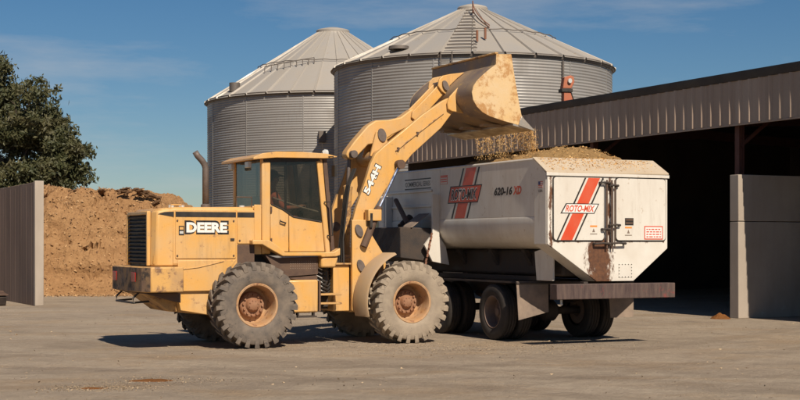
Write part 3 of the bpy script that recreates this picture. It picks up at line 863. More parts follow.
# exhaust, fuel caps
m = MB(); m.tube([(-.45, .2, 2.42), (-.45, .2, 3.16), (-.47, .2, 3.23), (-.52, .2, 3.30), (-.60, .2, 3.38), (-.645, .2, 3.45)], [.058, .058, .058, .057, .055, .053], 14, caps=False)
o = m.build('exhaust_stack', 'exhaust', ld, smooth=60)
sf = o.modifiers.new('solid', 'SOLIDIFY'); sf.thickness = .006
m = MB(); m.lathe([(.085, 2.43), (.085, 2.50), (.06, 2.52)], 16, (-.45, .2, 0), 'z'); m.build('exhaust_collar', 'exhaust', ld)
for x_, y_ in ((-1.28, -.45), (-1.05, -.3), (-.05, -.6)):
    m = MB(); m.lathe([(.001, 2.40), (.05, 2.40), (.05, 2.475), (.001, 2.48)], 12, (x_, y_, 0), 'z'); m.build('filler_cap', 'lamp_clear', ld)
m = MB(); m.tube([(-1.33, -.6, 2.4), (-1.33, -.6, 2.475), (-1.15, -.6, 2.475), (-1.15, -.6, 2.4)], .012, 6); m.build('grab_rail', 'yellow', ld)

# --- cab
CW = 0.75
prism('cab_roof', 'yellow', ld, [(.07, 3.275), (.075, 3.315), (.25, 3.39), (.5, 3.425), (1.0, 3.432), (1.45, 3.415), (1.66, 3.372), (1.66, 3.355), (1.42, 3.33), (.5, 3.318), (.25, 3.295)], -.87, .87, bevel=.02)
prism('roof_liner', 'black', ld, [(.29, 3.24), (.28, 3.290), (.5, 3.312), (1.35, 3.324), (1.38, 3.28)], -.78, .78)
m = MB()
for s in (-1, 1):
    y0, y1 = sorted((s * (CW - .09), s * (CW + .03)))
    m = MB(); m.prism([(.262, 1.62), (.425, 1.62), (.425, 3.31), (.262, 3.305)], y0, y1); m.build('cab_pillar', 'yellow', ld, .025, seg=3)
    m = MB(); m.prism([(1.475, 1.62), (1.575, 1.62), (1.415, 3.325), (1.305, 3.32)], y0, y1); m.build('cab_pillar', 'yellow', ld, .02)
    m = MB(); m.prism([(1.585, 1.62), (1.665, 1.62), (1.50, 3.33), (1.425, 3.325)], y0, y1); m.build('windscreen_post', 'brown_metal', ld, .01)
    # doors: panel below, glass above
    ya, yb = sorted((s * (CW - .02), s * (CW + .012)))
    dr_ = prism('door', 'yellow', ld, [(.43, 1.66), (.773, 1.66), (.773, 2.325), (.66, 2.40), (.43, 2.505)], ya, yb, bevel=.012)
    prism('door_panel', 'yellow', ld, [(.783, 1.66), (1.468, 1.66), (1.412, 2.19), (.86, 2.275), (.783, 2.318)], ya, yb, bevel=.012)
    yg0, yg1 = sorted((s * (CW - .012), s * (CW - .006)))
    prism('door_glass', 'glass', ld, [(.428, 2.51), (.665, 2.41), (.86, 2.285), (1.408, 2.20), (1.308, 3.315), (.428, 3.305)], yg0, yg1, smooth=0)
    m = MB()
    yo = s * (CW + .008)
    fr = [(.44, 2.50), (.665, 2.405), (.86, 2.278), (1.40, 2.195)]
    for a, b in zip(fr[:-1], fr[1:]): m.tube([(a[0], yo, a[1]), (b[0], yo, b[1])], .016, 6)
    m.tube([(.725, s * (CW - .03), 2.37), (.725, s * (CW - .03), 3.3)], .022, 6)
    m.build('window_seal', 'black', ld)
    prism('rear_quarter_panel', 'yellow', ld, [(.125, 1.62), (.258, 1.62), (.258, 2.49), (.125, 2.49)], ya, yb, bevel=.008)
    m = MB(); m.tube([(.60, yo + s * .03, 2.22), (.60, yo + s * .05, 2.2), (.70, yo + s * .05, 2.17), (.70, yo + s * .02, 2.16)], .013, 6); m.build('door_handle', 'black', ld)
box('rear_sill', 'yellow', ld, .125, .30, -.66, .66, 1.62, 2.47, .01)
m = MB(); m.hexa([(.285, -.65, 2.475), (.285, .65, 2.475), (.285, .65, 3.29), (.285, -.65, 3.29)], [(.29, -.65, 2.475), (.29, .65, 2.475), (.29, .65, 3.29), (.29, -.65, 3.29)]); m.build('rear_window', 'glass', ld, smooth=0)
m = MB(); m.hexa([(1.575, -.65, 1.75), (1.575, .65, 1.75), (1.43, .65, 3.31), (1.43, -.65, 3.31)], [(1.58, -.65, 1.75), (1.58, .65, 1.75), (1.435, .65, 3.31), (1.435, -.65, 3.31)]); m.build('windscreen', 'glass', ld, smooth=0)
box('cab_floor', 'black', ld, .13, 1.60, -.72, .72, 1.60, 1.655)
# cab furniture
prism('seat', 'seat_cloth', ld, [(.50, 2.02), (1.0, 2.06), (1.0, 2.14), (.62, 2.13), (.52, 2.66), (.42, 2.66), (.46, 2.1)], -.24, .24, bevel=.04)
box('seat_base', 'black', ld, .55, .92, -.18, .18, 1.656, 2.025, .02)
m = MB(); m.tube([(1.46, 0, 1.656), (1.38, 0, 2.15), (1.26, 0, 2.42)], .05, 8); m.build('steering_column', 'black', ld)
m = MB(); ang = R(35)
pts = [(1.25 + .19 * math.cos(t) * math.cos(ang), .19 * math.sin(t), 2.44 + .19 * math.cos(t) * math.sin(ang)) for t in [2 * math.pi * k / 20 for k in range(21)]]
m.tube(pts, .014, 6, caps=False); m.build('steering_wheel', 'black', ld)
prism('dashboard', 'black', ld, [(1.42, 1.7), (1.56, 1.7), (1.51, 2.18), (1.44, 2.2)], -.5, .5, bevel=.03)
box('side_console', 'black', ld, .40, .95, .32, .55, 1.656, 2.38, .03)
m = MB(); m.tube([(.5, -.70, 2.62), (.95, -.70, 2.48), (1.36, -.70, 2.38)], .013, 6); m.build('grab_bar', 'lamp_clear', ld)
# mirrors / lights
m = MB(); m.tube([(1.45, -.8, 3.36), (1.55, -.95, 3.36), (1.55, -.98, 3.2)], .012, 6); m.box(1.53, 1.57, -1.06, -.92, 3.0, 3.2); m.build('mirror', 'black', ld)
for yy in (-.55, .55):
    m = MB(); m.lathe([(.001, 0), (.07, .0), (.075, .05), (.04, .1), (.001, .1)], 12, (0, 0, 0), 'y'); 
    for vv in m.bm.verts: vv.co = Vector((1.60 - vv.co.y, yy + vv.co.x, 3.44 + vv.co.z))
    m.build('work_light', 'lamp_clear', ld)
for z_ in (1.80, 2.36):
    m = MB(); m.cyl((.435, -CW - .03, z_), (.435, -CW - .03, z_ + .10), .018, 8); m.build('door_hinge', 'brown_metal', ld)
m = MB(); m.tube([(1.50, -.80, 1.95), (1.56, -.90, 1.95), (1.52, -.90, 2.55), (1.44, -.80, 2.55)], .014, 8); m.build('hand_rail', 'black', ld)
m = MB(); m.tube([(-.18, -.70, 2.44), (-.18, -.70, 2.62), (.10, -.70, 2.62), (.10, -.70, 2.44)], .012, 8); m.build('hand_rail', 'brown_metal', ld)
m = MB(); m.tube([(1.42, -.2, 3.24), (1.47, -.05, 2.75), (1.50, .02, 2.4)], .010, 6); m.build('wiper', 'black', ld)
for yy in (-.45, .45):
    m = MB(); m.box(.09, .16, yy - .09, yy + .09, 3.15, 3.26); m.build('rear_work_light', 'lamp_clear', ld, .01)
m = MB(); m.tube([(1.50, -.55, 3.40), (1.50, -.55, 3.62)], .008, 6); m.build('antenna', 'black', ld)
for (x_, z_) in ((-1.28, 1.60), (-.27, 1.60), (-1.28, 2.20), (-.27, 2.20), (-.16, 1.86), (.08, 1.86)):
    m = MB(); m.cyl((x_, -HW - .003, z_), (x_, -HW - .018, z_), .016, 8); m.build('panel_bolt', 'brown_metal', ld)
m = MB(); m.box(-.33, -.26, -HW - .022, -HW - .003, 1.86, 1.90); m.build('door_latch', 'black', ld)
m = MB(); m.tube([(-1.26, -.805, 1.36), (-.9, -.808, 1.40), (-.45, -.806, 1.50)], .008, 6); m.build('panel_crease', 'yellow_worn', ld)
# --- cab sill, screens, tank, steps
prism('cab_sill', 'yellow', ld, [(.02, 1.79), (.02, 1.87), (.33, 1.87), (.50, 1.76), (.62, 1.655), (1.55, 1.655), (1.68, 1.73), (1.68, 1.60), (1.60, 1.575), (1.33, 1.565), (1.30, 1.59), (.58, 1.585), (.38, 1.69), (.20, 1.79)], -.97, -.78, bevel=.015)
prism('cab_sill', 'yellow', ld, [(.02, 1.79), (.02, 1.87), (.33, 1.87), (.50, 1.76), (.62, 1.655), (1.55, 1.655), (1.68, 1.73), (1.68, 1.60), (1.60, 1.575), (1.33, 1.565), (1.30, 1.59), (.58, 1.585), (.38, 1.69), (.20, 1.79)], .78, .97, bevel=.015)
prism('mount_block', 'yellow', ld, [(1.32, 1.38), (1.60, 1.38), (1.66, 1.57), (1.33, 1.57)], -.94, -.6, bevel=.03)
prism('perforated_screen', 'brown_metal', ld, [(.30, 1.62), (.55, 1.55), (1.31, 1.57), (1.31, 1.26), (.72, 1.22), (.45, 1.4)], -.82, -.60, bevel=.005)
m = MB()
for i in range(12):
    for j in range(4):
        x_, z_ = .78 + i * .042, 1.36 + j * .042
        m.box(x_, x_ + .014, -.824, -.819, z_, z_ + .014)
m.build('screen_holes', 'flap', ld)['kind'] = 'stuff'
prism('under_screen', 'brown_metal', ld, [(.70, 1.20), (1.28, 1.24), (1.28, 1.12), (.9, 1.17)], -.86, -.58)
box('fuel_tank', 'yellow', ld, .70, 1.27, -.93, -.57, .585, 1.165, .03)
box('fuel_tank', 'yellow', ld, .70, 1.27, .57, .93, .585, 1.165, .03)
prism('rear_fender_inner', 'rubber', ld, [(-.62, 1.0), (.7, .75), (.7, 1.5), (.3, 1.64), (-.2, 1.62), (-.5, 1.3)], -.62, .62)
for z_ in (.72, .88):
    box('access_step', 'yellow_worn', ld, 1.29, 1.74, -.90, -.62, z_, z_ + .035, .008)
box('step_hanger', 'brown_metal', ld, 1.29, 1.33, -.905, -.62, .60, 1.15, .005)
box('lower_step', 'truck_dark', ld, .86, 1.22, -.99, -.80, .50, .53)
m = MB()
for yy in (-.9, -.82): m.tube([(.9, yy, .53), (.9, yy, .6)], .015, 6); m.tube([(1.2, yy, .53), (1.2, yy, .6)], .015, 6)
m.build('step_bracket', 'truck_dark', ld)
# hoses at the articulation joint
box('joint_core', 'truck_dark', ld, 1.275, 1.9, -.35, .35, .62, 1.5)
for k in range(8):
    z0 = .95 + .065 * k
    m = MB(); m.tube([(1.285, -.62, z0), (1.36, -.70, z0 + .04), (1.47, -.69, z0 - .01), (1.58, -.58, z0 - .05), (1.69, -.45, z0)], .026, 8)
    m.build('hydraulic_hose', 'rubber', ld)
m = MB()
for k in range(6):
    z0 = .99 + .075 * k
    m.tube([(1.30, -.74, z0 + .03), (1.37, -.755, z0 - .005), (1.42, -.74, z0 - .03)], .010, 6)
m.build('hose_clip', 'lamp_clear', ld)
prism('hose_cover', 'black', ld, [(1.40, .95), (1.52, 1.0), (1.60, 1.15), (1.58, 1.33), (1.46, 1.42), (1.32, 1.42), (1.32, .95)], -.66, -.50, bevel=.03)
# --- front frame, tower, fenders
box('front_frame', 'yellow', ld, 1.70, 2.02, -.60, .60, .58, 1.42, .015)
box('front_frame_cap', 'yellow_worn', ld, 1.62, 2.03, -.66, .66, 1.425, 1.455, .006)
prism('front_frame_nose', 'yellow_worn', ld, [(2.1, .55), (3.25, .55), (3.35, .9), (3.1, 1.3), (2.5, 1.55), (2.1, 1.55)], -.45, .45, bevel=.02)
for s in (-1, 1):
    y0, y1 = sorted((s * .62, s * .70))
    prism('boom_tower', 'yellow', ld, [(2.03, .585), (2.62, .585), (2.80, 1.15), (2.66, 1.62), (2.44, 1.95), (2.40, 2.24), (2.03, 2.24)], y0, y1, bevel=.012)
    for (x_, z_) in ((2.16, 2.04), (2.20, 1.40)):
        m = MB(); yb = s * .70
        m.prism([(x_ + (.075 * math.cos(t)) - .03 * math.sin(t), z_ + .115 * math.sin(t)) for t in [2 * math.pi * k / 18 for k in range(18)]], yb, yb + s * .035)
        m.build('pin_cap', 'exhaust', ld, .01)
    prism('boom_stop', 'yellow', ld, [(2.30, 2.22), (2.57, 2.22), (2.57, 2.43), (2.30, 2.43)], *sorted((s * .64, s * .82)), bevel=.015)
    box('stop_slot', 'black', ld, 2.335, 2.385, *sorted((s * .70, s * .825)), 2.10, 2.36)
    # curved mudguard behind the front wheel
    m = MB(); rings = []
    for k in range(13):
        t = R(196 - 84 * k / 12)
        rr, r2 = .955, .915
        c_, s_ = math.cos(t), math.sin(t)
        rings.append([(2.99 + rr * c_, s * .74, .76 + rr * s_), (2.99 + rr * c_, s * 1.24, .76 + rr * s_), (2.99 + (rr - .03) * c_, s * 1.28, .76 + (rr - .03) * s_), (2.99 + r2 * c_, s * 1.28, .76 + r2 * s_), (2.99 + r2 * c_, s * .74, .76 + r2 * s_)])
    m.loft(rings); m.build('mudguard', 'fender_dust', ld, smooth=40)
# axles
for x_ in (0.0, 2.97):
    m = MB(); m.tube([(x_, -.95, .745), (x_, -.35, .745), (x_, -.22, .745), (x_, .22, .745), (x_, .35, .745), (x_, .95, .745)], [.13, .15, .27, .27, .15, .13], 16); m.build('axle', 'brown_metal', ld)

# --- wheels
def loader_tyre_mesh(mat):
    m = MB(); Rt, W = .745, .52; h = W / 2
    m.lathe([(.365, -h * .80), (.40, -h * .93), (.47, -h * .99), (.55, -h * 1.0), (.62, -h * .985), (.672, -h * .90), (.688, -h * .70), (.692, 0), (.688, h * .70), (.672, h * .90), (.62, h * .985), (.55, h), (.47, h * .99), (.40, h * .93), (.365, h * .80)], 72)
    nl = 25
    for s in (-1, 1):
        for k in range(nl):
            a = 2 * math.pi * (k + (0.5 if s > 0 else 0)) / nl
            def P(r_, t, y): return (r_ * math.cos(t), y * s, r_ * math.sin(t))
            st = []
            for (y, ri, ro, off, hw_) in ((h * 1.005, .60, .625, -.01, .055), (h * 1.02, .61, .69, 0.0, .060), (h * .93, .65, Rt, .01, .062), (h * .45, .67, Rt + .002, .10, .058), (.02, .67, Rt + .002, .20, .052)):
                st.append([P(ri, a + off - hw_, y), P(ri, a + off + hw_, y), P(ro, a + off + hw_ * .86, y), P(ro, a + off - hw_ * .86, y)])
            m.loft(st)
    bmesh.ops.recalc_face_normals(m.bm, faces=m.bm.faces)
    me = bpy.data.meshes.new('tyre'); m.bm.to_mesh(me); m.bm.free(); me.materials.append(MATS[mat])
    me.shade_smooth(); me.set_sharp_from_angle(angle=R(32))
    return me
def rim_mesh():
    m = MB()
    m.lathe([(.372, -.205), (.385, -.222), (.372, -.234), (.345, -.228), (.335, -.205), (.325, -.15), (.315, -.05), (.310, .10), (.29, .125), (.20, .13), (.20, .14), (.315, .14), (.37, .205)], 56)
    bmesh.ops.recalc_face_normals(m.bm, faces=m.bm.faces)
    me = bpy.data.meshes.new('rim'); m.bm.to_mesh(me); m.bm.free(); me.materials.append(MATS['rim_rust']); me.shade_smooth(); me.set_sharp_from_angle(angle=R(40))
    return me
def hub_mesh():
    m = MB()
    m.lathe([(.225, .132), (.225, .045), (.205, .022), (.13, .015), (.118, -.005), (.105, -.04), (.085, -.055), (.001, -.06)], 40)
    for k in range(12):
        t = 2 * math.pi * k / 12
        m.cyl((.172 * math.cos(t), .03, .172 * math.sin(t)), (.172 * math.cos(t), -.015, .172 * math.sin(t)), .019, 6)
    for k in range(8):
        t = 2 * math.pi * (k + .5) / 8
        m.cyl((.078 * math.cos(t), -.04, .078 * math.sin(t)), (.078 * math.cos(t), -.067, .078 * math.sin(t)), .010, 6)
    bmesh.ops.recalc_face_normals(m.bm, faces=m.bm.faces)
    me = bpy.data.meshes.new('hub'); m.bm.to_mesh(me); m.bm.free(); me.materials.append(MATS['hub_rust']); me.shade_smooth(); me.set_sharp_from_angle(angle=R(35))
    return me
ty_r, ty_f, rimm, hubm = loader_tyre_mesh('tyre_rear'), loader_tyre_mesh('tyre_front'), rim_mesh(), hub_mesh()
for (x_, me, sp) in ((0.0, ty_r, 11), (2.97, ty_f, 3)):
    for s in (-1, 1):
        w = empty('wheel', (x_, s * 1.03, .747), 0 if s < 0 else math.pi, ld)
        for nm, mm_ in (('tyre', me), ('rim', rimm), ('hub', hubm)):
            o = link(nm, mm_, w); o.rotation_euler = (0, R(sp + 6 * s), 0)

# --- boom
arm = [(2.10, 2.02), (2.22, 1.98), (2.34, 2.08), (2.48, 2.39), (2.76, 2.82), (3.06, 3.20), (3.30, 3.47), (3.91, 3.985), (4.13, 4.255), (4.22, 4.33), (4.24, 4.43), (4.18, 4.53), (4.06, 4.555), (3.92, 4.485), (3.51, 4.215), (3.09, 3.885), (2.74, 3.62), (2.55, 3.46), (2.45, 3.28), (2.375, 3.05), (2.15, 2.44), (2.08, 2.2)]
for s in (-1, 1):
    a = prism('boom_arm', 'yellow', ld, arm, *sorted((s * .50, s * .60)), bevel=.012)
    m = MB(); m.cyl((4.12, s * .47, 4.41), (4.12, s * .645, 4.41), .085, 20); m.build('boom_pin', 'exhaust', ld)
    m = MB(); m.cyl((2.22, s * .47, 2.13), (2.22, s * .635, 2.13), .09, 20); m.build('boom_pin', 'exhaust', ld)
m = MB(); m.cyl((2.80, -.5, 3.42), (2.80, .5, 3.42), .15, 20); m.build('cross_tube', 'yellow', ld)
prism('cross_tube_lug', 'yellow', ld, [(2.62, 3.44), (2.98, 3.40), (3.0, 3.62), (2.95, 3.92), (2.85, 3.98), (2.75, 3.90)], -.20, -.15, bevel=.01)
prism('cross_tube_lug', 'yellow', ld, [(2.62, 3.44), (2.98, 3.40), (3.0, 3.62), (2.95, 3.92), (2.85, 3.98), (2.75, 3.90)], .15, .20, bevel=.01)
yb = -.6025
for nm, mt, bd, gr, dp in (('model_lettering_outline', 'decal_black', .075, .03, .003), ('model_lettering', 'decal_white', .045, 0, .006)):
    text(nm, '544H', mt, ld, (2.475, yb, 2.985), .58, .125, NEAR, rot=R(64), bold=bd, depth=dp, grow=gr)
# bellcrank (pinned between the lugs), link and tilt cylinder
bell = [(2.20, 3.40), (2.30, 3.37), (2.40, 3.44), (2.62, 3.66), (2.88, 3.70), (3.12, 3.86), (3.45, 4.02), (3.62, 4.12), (3.69, 4.24), (3.64, 4.36), (3.52, 4.36), (3.30, 4.20), (3.05, 4.14), (2.78, 4.12), (2.62, 4.02), (2.36, 3.74), (2.20, 3.54), (2.17, 3.46)]
prism('bellcrank', 'yellow', ld, bell, -.12, .12, bevel=.02)
for (x_, z_) in ((2.29, 3.47), (2.86, 3.84)):
    for s in (-1, 1):
        m = MB()
        yb = -.205 if s < 0 else .205
        m.prism([(x_ + .085 * math.cos(t) - .02 * math.sin(t), z_ + .125 * math.sin(t)) for t in [2 * math.pi * k / 18 for k in range(18)]] if x_ > 2.5 else [(x_ + .07 * math.cos(t), z_ + .07 * math.sin(t)) for t in [2 * math.pi * k / 18 for k in range(18)]], s * (.2 if x_ > 2.5 else .12), yb + s * .02)
        m.build('linkage_pin', 'exhaust', ld)
m = MB()
for s in (-1, 1):
    m.prism([(3.50, 4.20), (3.60, 4.13), (3.70, 4.18), (4.27, 4.76), (4.28, 4.86), (4.20, 4.91), (4.11, 4.88), (3.52, 4.31)], *sorted((s * .125, s * .17)))
m.build('bucket_link', 'yellow', ld, .012)
m = MB(); m.tube([(2.285, 0, 3.45), (2.255, 0, 2.88)], .035, 10); m.build('tilt_rod', 'exhaust', ld)
m = MB(); m.tube([(2.256, 0, 2.90), (2.254, 0, 2.87), (2.25, 0, 2.80), (2.21, 0, 2.1), (2.2, 0, 1.6)], [.05, .095, .085, .085, .085], 14); m.build('tilt_cylinder', 'yellow_worn', ld)
for s in (-1, 1):
    m = MB(); m.tube([(2.98, s * .66, 3.22), (2.56, s * .70, 2.44)], .032, 12); m.build('lift_rod', 'chrome_rod', ld)
    m = MB(); m.tube([(2.58, s * .70, 2.48), (2.55, s * .70, 2.42), (2.40, s * .72, 2.10), (2.24, s * .74, 1.75)], [.06, .07, .07, .07], 12); m.build('lift_cylinder', 'brown_metal', ld)
    m = MB(); m.cyl((3.01, s * .60, 3.27), (3.01, s * .74, 3.27), .085, 14); m.build('lift_boss', 'brown_metal', ld)
m = MB()
for k in range(4):
    yy = .10 + .05 * k
    m.tube([(1.95, -yy * 2, 1.46), (2.05, -yy, 1.9), (2.12, -yy, 2.5), (2.2, -yy * .8, 2.9), (2.32, -yy * .9, 3.2)], .018, 7)
m.build('boom_hoses', 'rubber', ld)

for s in (-1, 1):
    m = MB(); m.tube([(2.95, s * .615, 3.52), (3.4, s * .615, 3.86), (3.95, s * .615, 4.26)], .011, 6); m.build('grease_line', 'yellow_worn', ld)
    for (x_, z_) in ((3.0, 3.56), (3.40, 3.86)):
        box('line_clamp', 'brown_metal', ld, x_ - .02, x_ + .02, *sorted((s * .60, s * .635)), z_ - .03, z_ + .03)
# --- bucket
prof = [(5.400, 3.985), (5.10, 4.045), (4.85, 4.095), (4.56, 4.17), (4.40, 4.24), (4.28, 4.34), (4.205, 4.46), (4.18, 4.60), (4.215, 4.72), (4.30, 4.83), (4.42, 4.94), (4.56, 5.05), (4.69, 5.14), (4.70, 5.33)]
inn = []
for i, p in enumerate(prof):
    a = Vector(prof[max(0, i - 1)]); b = Vector(prof[min(len(prof) - 1, i + 1)])
    d = (b - a).normalized(); nrm = Vector((d.y, -d.x))
    inn.append((p[0] + nrm.x * .03, p[1] + nrm.y * .03))
m = MB(); m.loft([[(p[0], y, p[1]) for p in prof + inn[::-1]] for y in (-1.275, -.6, 0, .6, 1.275)])
m.build('bucket_shell', 'bucket_shell', ld, smooth=40)
side = [(4.70, 5.335), (5.02, 5.35), (5.09, 4.95), (5.17, 4.54), (5.24, 4.22), (5.40, 4.02), (5.41, 3.985)] + [(p[0], p[1]) for p in prof[1:-1]]
for s in (-1, 1):
    sd = prism('bucket_side_plate', 'bucket_side', ld, side, *sorted((s * 1.277, s * 1.305)), bevel=.005)
prism('cutting_edge', 'cutting_edge', ld, [(5.05, 4.05), (5.05, 4.018), (5.47, 3.935), (5.475, 3.945), (5.40, 3.98)], -1.32, 1.32)
for s in (-1, 1):
    prism('corner_tooth', 'cutting_edge', ld, [(5.16, 4.02), (5.50, 3.925), (5.51, 3.94), (5.33, 4.10), (5.22, 4.20)], *sorted((s * 1.307, s * 1.34)), bevel=.006)
box('spill_guard_rail', 'yellow_worn', ld, 4.675, 4.745, -1.30, 1.30, 5.336, 5.372, .012)
for yc, pts in ((-.62, [(4.02, 4.34), (4.10, 4.30), (4.36, 4.27), (4.20, 4.46), (4.19, 4.62), (4.24, 4.76), (4.06, 4.58), (4.01, 4.46)]), (.55 - .93 + .38 + .62, None), (0.0, [(4.04, 4.82), (4.12, 4.72), (4.22, 4.66), (4.30, 4.84), (4.46, 4.985), (4.62, 5.11), (4.30, 5.06), (4.14, 5.02), (4.06, 4.94)])):
    if pts is None: pts = [(4.02, 4.34), (4.10, 4.30), (4.36, 4.27), (4.20, 4.46), (4.19, 4.62), (4.24, 4.76), (4.06, 4.58), (4.01, 4.46)]
    w_ = .05
    for dy in ((-.22, .18) if yc == 0 else (-.045,)):
        prism('bucket_lug', 'yellow', ld, pts, yc + dy - (0.0 if yc else 0), yc + dy + .045, bevel=.012)
m = MB(); m.prism([(4.19 + .06 * math.cos(t) - .03 * math.sin(t), 4.83 + .095 * math.sin(t)) for t in [2 * math.pi * k / 18 for k in range(18)]], -.262, .25); m.build('link_pin', 'exhaust', ld)
for k in range(3):
    box('bucket_wear_bar', 'bucket_shell', ld, 4.62, 5.02, -.95 + k * .8, -.80 + k * .8, 4.02, 4.06)
# feed left in the bucket
vs, fs = [], []
nx, ny = 14, 50
for j in range(ny + 1):
    for i in range(nx + 1):
        y = -1.26 + 2.52 * j / ny
        t = i / nx
        x = 4.28 + (5.43 - 4.28) * t
        zf = 4.42 + (4.03 - 4.42) * min(1, t * 1.05) + .10 * (1 - t)
        z = zf + .05 * noise.fractal(Vector((x * 5, y * 5, 1)), .9, 2, 4) + .10 * math.sin(t * 3.1)
        vs.append((x, y, z))
for j in range(ny):
    for i in range(nx):
        a = j * (nx + 1) + i; fs.append((a, a + 1, a + nx + 2, a + nx + 1))
me = bpy.data.meshes.new('feed_in_bucket'); me.from_pydata(vs, [], fs); me.materials.append(MATS['feed'])
o = link('feed_in_bucket', me); o.location = LO; o.rotation_euler = (0, 0, YAW)
tag(o, 'golden ground feed sliding out of the tipped loader bucket', 'feed', kind='stuff')

# ================================================================== OPERATOR
def operator():
    P = {}
    verts, edges, rad = [], [], []
    def v(p, r_):
        verts.append(p); rad.append(r_); return len(verts) - 1
    def e(a, b): edges.append((a, b))
    pel = v((.40, 0, 2.25), (.15, .16)); sp1 = v((.36, 0, 2.45), (.14, .16)); ch_ = v((.34, 0, 2.66), (.13, .17)); nk = v((.37, 0, 2.83), (.06, .06)); hd0 = v((.40, 0, 2.92), (.085, .075)); hd1 = v((.41, 0, 3.01), (.098, .08)); hd2 = v((.40, 0, 3.10), (.07, .06))
    e(pel, sp1); e(sp1, ch_); e(ch_, nk); e(nk, hd0); e(hd0, hd1); e(hd1, hd2)
    ns = v((.51, 0, 2.99), (.018, .016)); e(hd1, ns)
    for s in (-1, 1):
        sh_ = v((.35, s * .19, 2.70), (.075, .075)); el = v((.50, s * .27, 2.45), (.05, .05)); wr = v((.80, s * .19, 2.47), (.032, .032)); pm = v((.88, s * .175, 2.49), (.028, .04))
        e(ch_, sh_); e(sh_, el); e(el, wr); e(wr, pm)
        for k in range(4):
            f0 = v((.925, s * (.150 + .018 * k), 2.51), (.010, .010)); f1 = v((.955, s * (.148 + .018 * k), 2.49), (.009, .009)); f2 = v((.945, s * (.148 + .018 * k), 2.462), (.008, .008))
            e(pm, f0); e(f0, f1); e(f1, f2)
        t0 = v((.88, s * .13, 2.50), (.011, .011)); t1 = v((.91, s * .115, 2.485), (.009, .009)); e(pm, t0); e(t0, t1)
        hp = v((.46, s * .10, 2.24), (.10, .10)); kn = v((.86, s * .15, 2.25), (.068, .068)); an = v((.98, s * .15, 1.80), (.045, .045)); ft = v((1.05, s * .15, 1.71), (.05, .04)); toe = v((1.16, s * .16, 1.69), (.035, .03))
        e(pel, hp); e(hp, kn); e(kn, an); e(an, ft); e(ft, toe)
    me = bpy.data.meshes.new('person'); me.from_pydata(verts, edges, [])
    o = link('person', me)
    o.location = LO + U * .37; o.rotation_euler = (0, 0, YAW)
    sk = o.modifiers.new('skin', 'SKIN'); sk.use_smooth_shade = True
    sv = me.skin_vertices[0].data
    for i, r_ in enumerate(rad): sv[i].radius = r_
    sv[0].use_root = True
    o.modifiers.new('sub', 'SUBSURF').render_levels = 2
    # clothing by position on the body: shirt, trousers, bare skin
    m_, n, l, b = newmat('operator_clothes')
    tc = n.new('ShaderNodeTexCoord'); sx = n.new('ShaderNodeSeparateXYZ'); l.new(tc.outputs['Object'], sx.inputs[0])
    def gt(sock, val):
        x = n.new('ShaderNodeMath'); x.operation = 'GREATER_THAN'; l.new(sock, x.inputs[0]); x.inputs[1].default_value = val; return x.outputs[0]
    c = mixc(n, l, gt(sx.outputs['Z'], 2.30), (0.05, 0.07, 0.12), (0.72, 0.22, 0.15))
    c = mixc(n, l, gt(sx.outputs['Z'], 2.80), c, (0.48, 0.28, 0.20))
    fa = n.new('ShaderNodeMath'); fa.operation = 'MULTIPLY'; l.new(gt(sx.outputs['X'], .62), fa.inputs[0]); l.new(gt(sx.outputs['Z'], 2.36), fa.inputs[1])
    c = mixc(n, l, fa.outputs[0], c, (0.48, 0.28, 0.20))
    l.new(c, b.inputs['Base Color']); b.inputs['Roughness'].default_value = .85
    me.materials.append(m_)
    tag(o, 'person in a salmon shirt seated in the loader cab at the wheel', 'person')
    m = MB()
    bmesh.ops.create_icosphere(m.bm, subdivisions=3, radius=1.0)
    for q in m.bm.verts:
        q.co = Vector((.385 + q.co.x * .115, q.co.y * .095, 3.055 + q.co.z * .10 - (.05 if q.co.x < -.2 and q.co.z < 0 else 0)))
    m.build('cap', 'hair', o, smooth=60)
    m = MB(); m.prism([(.46, 3.05), (.60, 3.03), (.60, 3.045), (.46, 3.075)], -.07, .07); m.build('cap_peak', 'hair', o, .005)
    for s in (-1, 1):
        m = MB(); m.lathe([(.001, -.006), (.012, 0), (.001, .006)], 8, (.497, s * .032, 3.02), 'y'); m.build('eye', 'hair', o)
operator()

# ================================================================== FEED TRUCK
# local x = forward (away from the camera), y = left flank (towards the loader)
TO = Vector((1.69, 26.25, 0)) + U * 1.25
tk = empty('feed_truck', TO, YAW + math.pi / 2)
tag(tk, 'white feed mixer truck parked rear-on beside the loader, its tank heaped', 'truck')
XR, XS, XF = -2.04, -1.60, 4.46
TW = 1.25; ZTOP = 3.29
for s in (1, -1):
    y0, y1 = sorted((s * (TW - .045), s * TW))
    # upper flank in two sheets, rolled top rail, belly below the seam
    for (xa, xb) in ((XS, 2.02), (2.025, XF)):
        prism('side_panel', 'white_paint', tk, [(xa + .003, 2.292), (xb, 2.292), (xb, ZTOP), (xa + .003, ZTOP)], y0, y1, bevel=.006)
    m = MB(); m.tube([(XS, s * (TW - .02), ZTOP + .012), (XF, s * (TW - .02), ZTOP + .012)], .028, 8); m.build('top_rail', 'white_paint', tk)
    prof_b = [(TW + .002, 2.285), (TW + .012, 2.25), (TW - .005, 2.06), (TW - .05, 1.95), (TW - .13, 1.84), (TW - .25, 1.765), (TW - .42, 1.725), (.55, 1.70), (.30, 1.69)]
    m = MB(); m.loft([[(x_, s * p[0], p[1]) for p in prof_b + [(p[0] - .05, p[1] + .03) for p in prof_b[::-1]]] for x_ in (XS + .004, 0.5, XF)])
    m.build('belly_panel', 'white_paint', tk, smooth=40)
    for xx in (2.55, 3.0, 3.45, 3.9, 4.35):
        pass
    for zz in (2.86, 2.55):
        box('side_rib', 'white_paint', tk, 2.36, XF - .05, *sorted((s * TW, s * (TW + .03))), zz, zz + .05, .008)
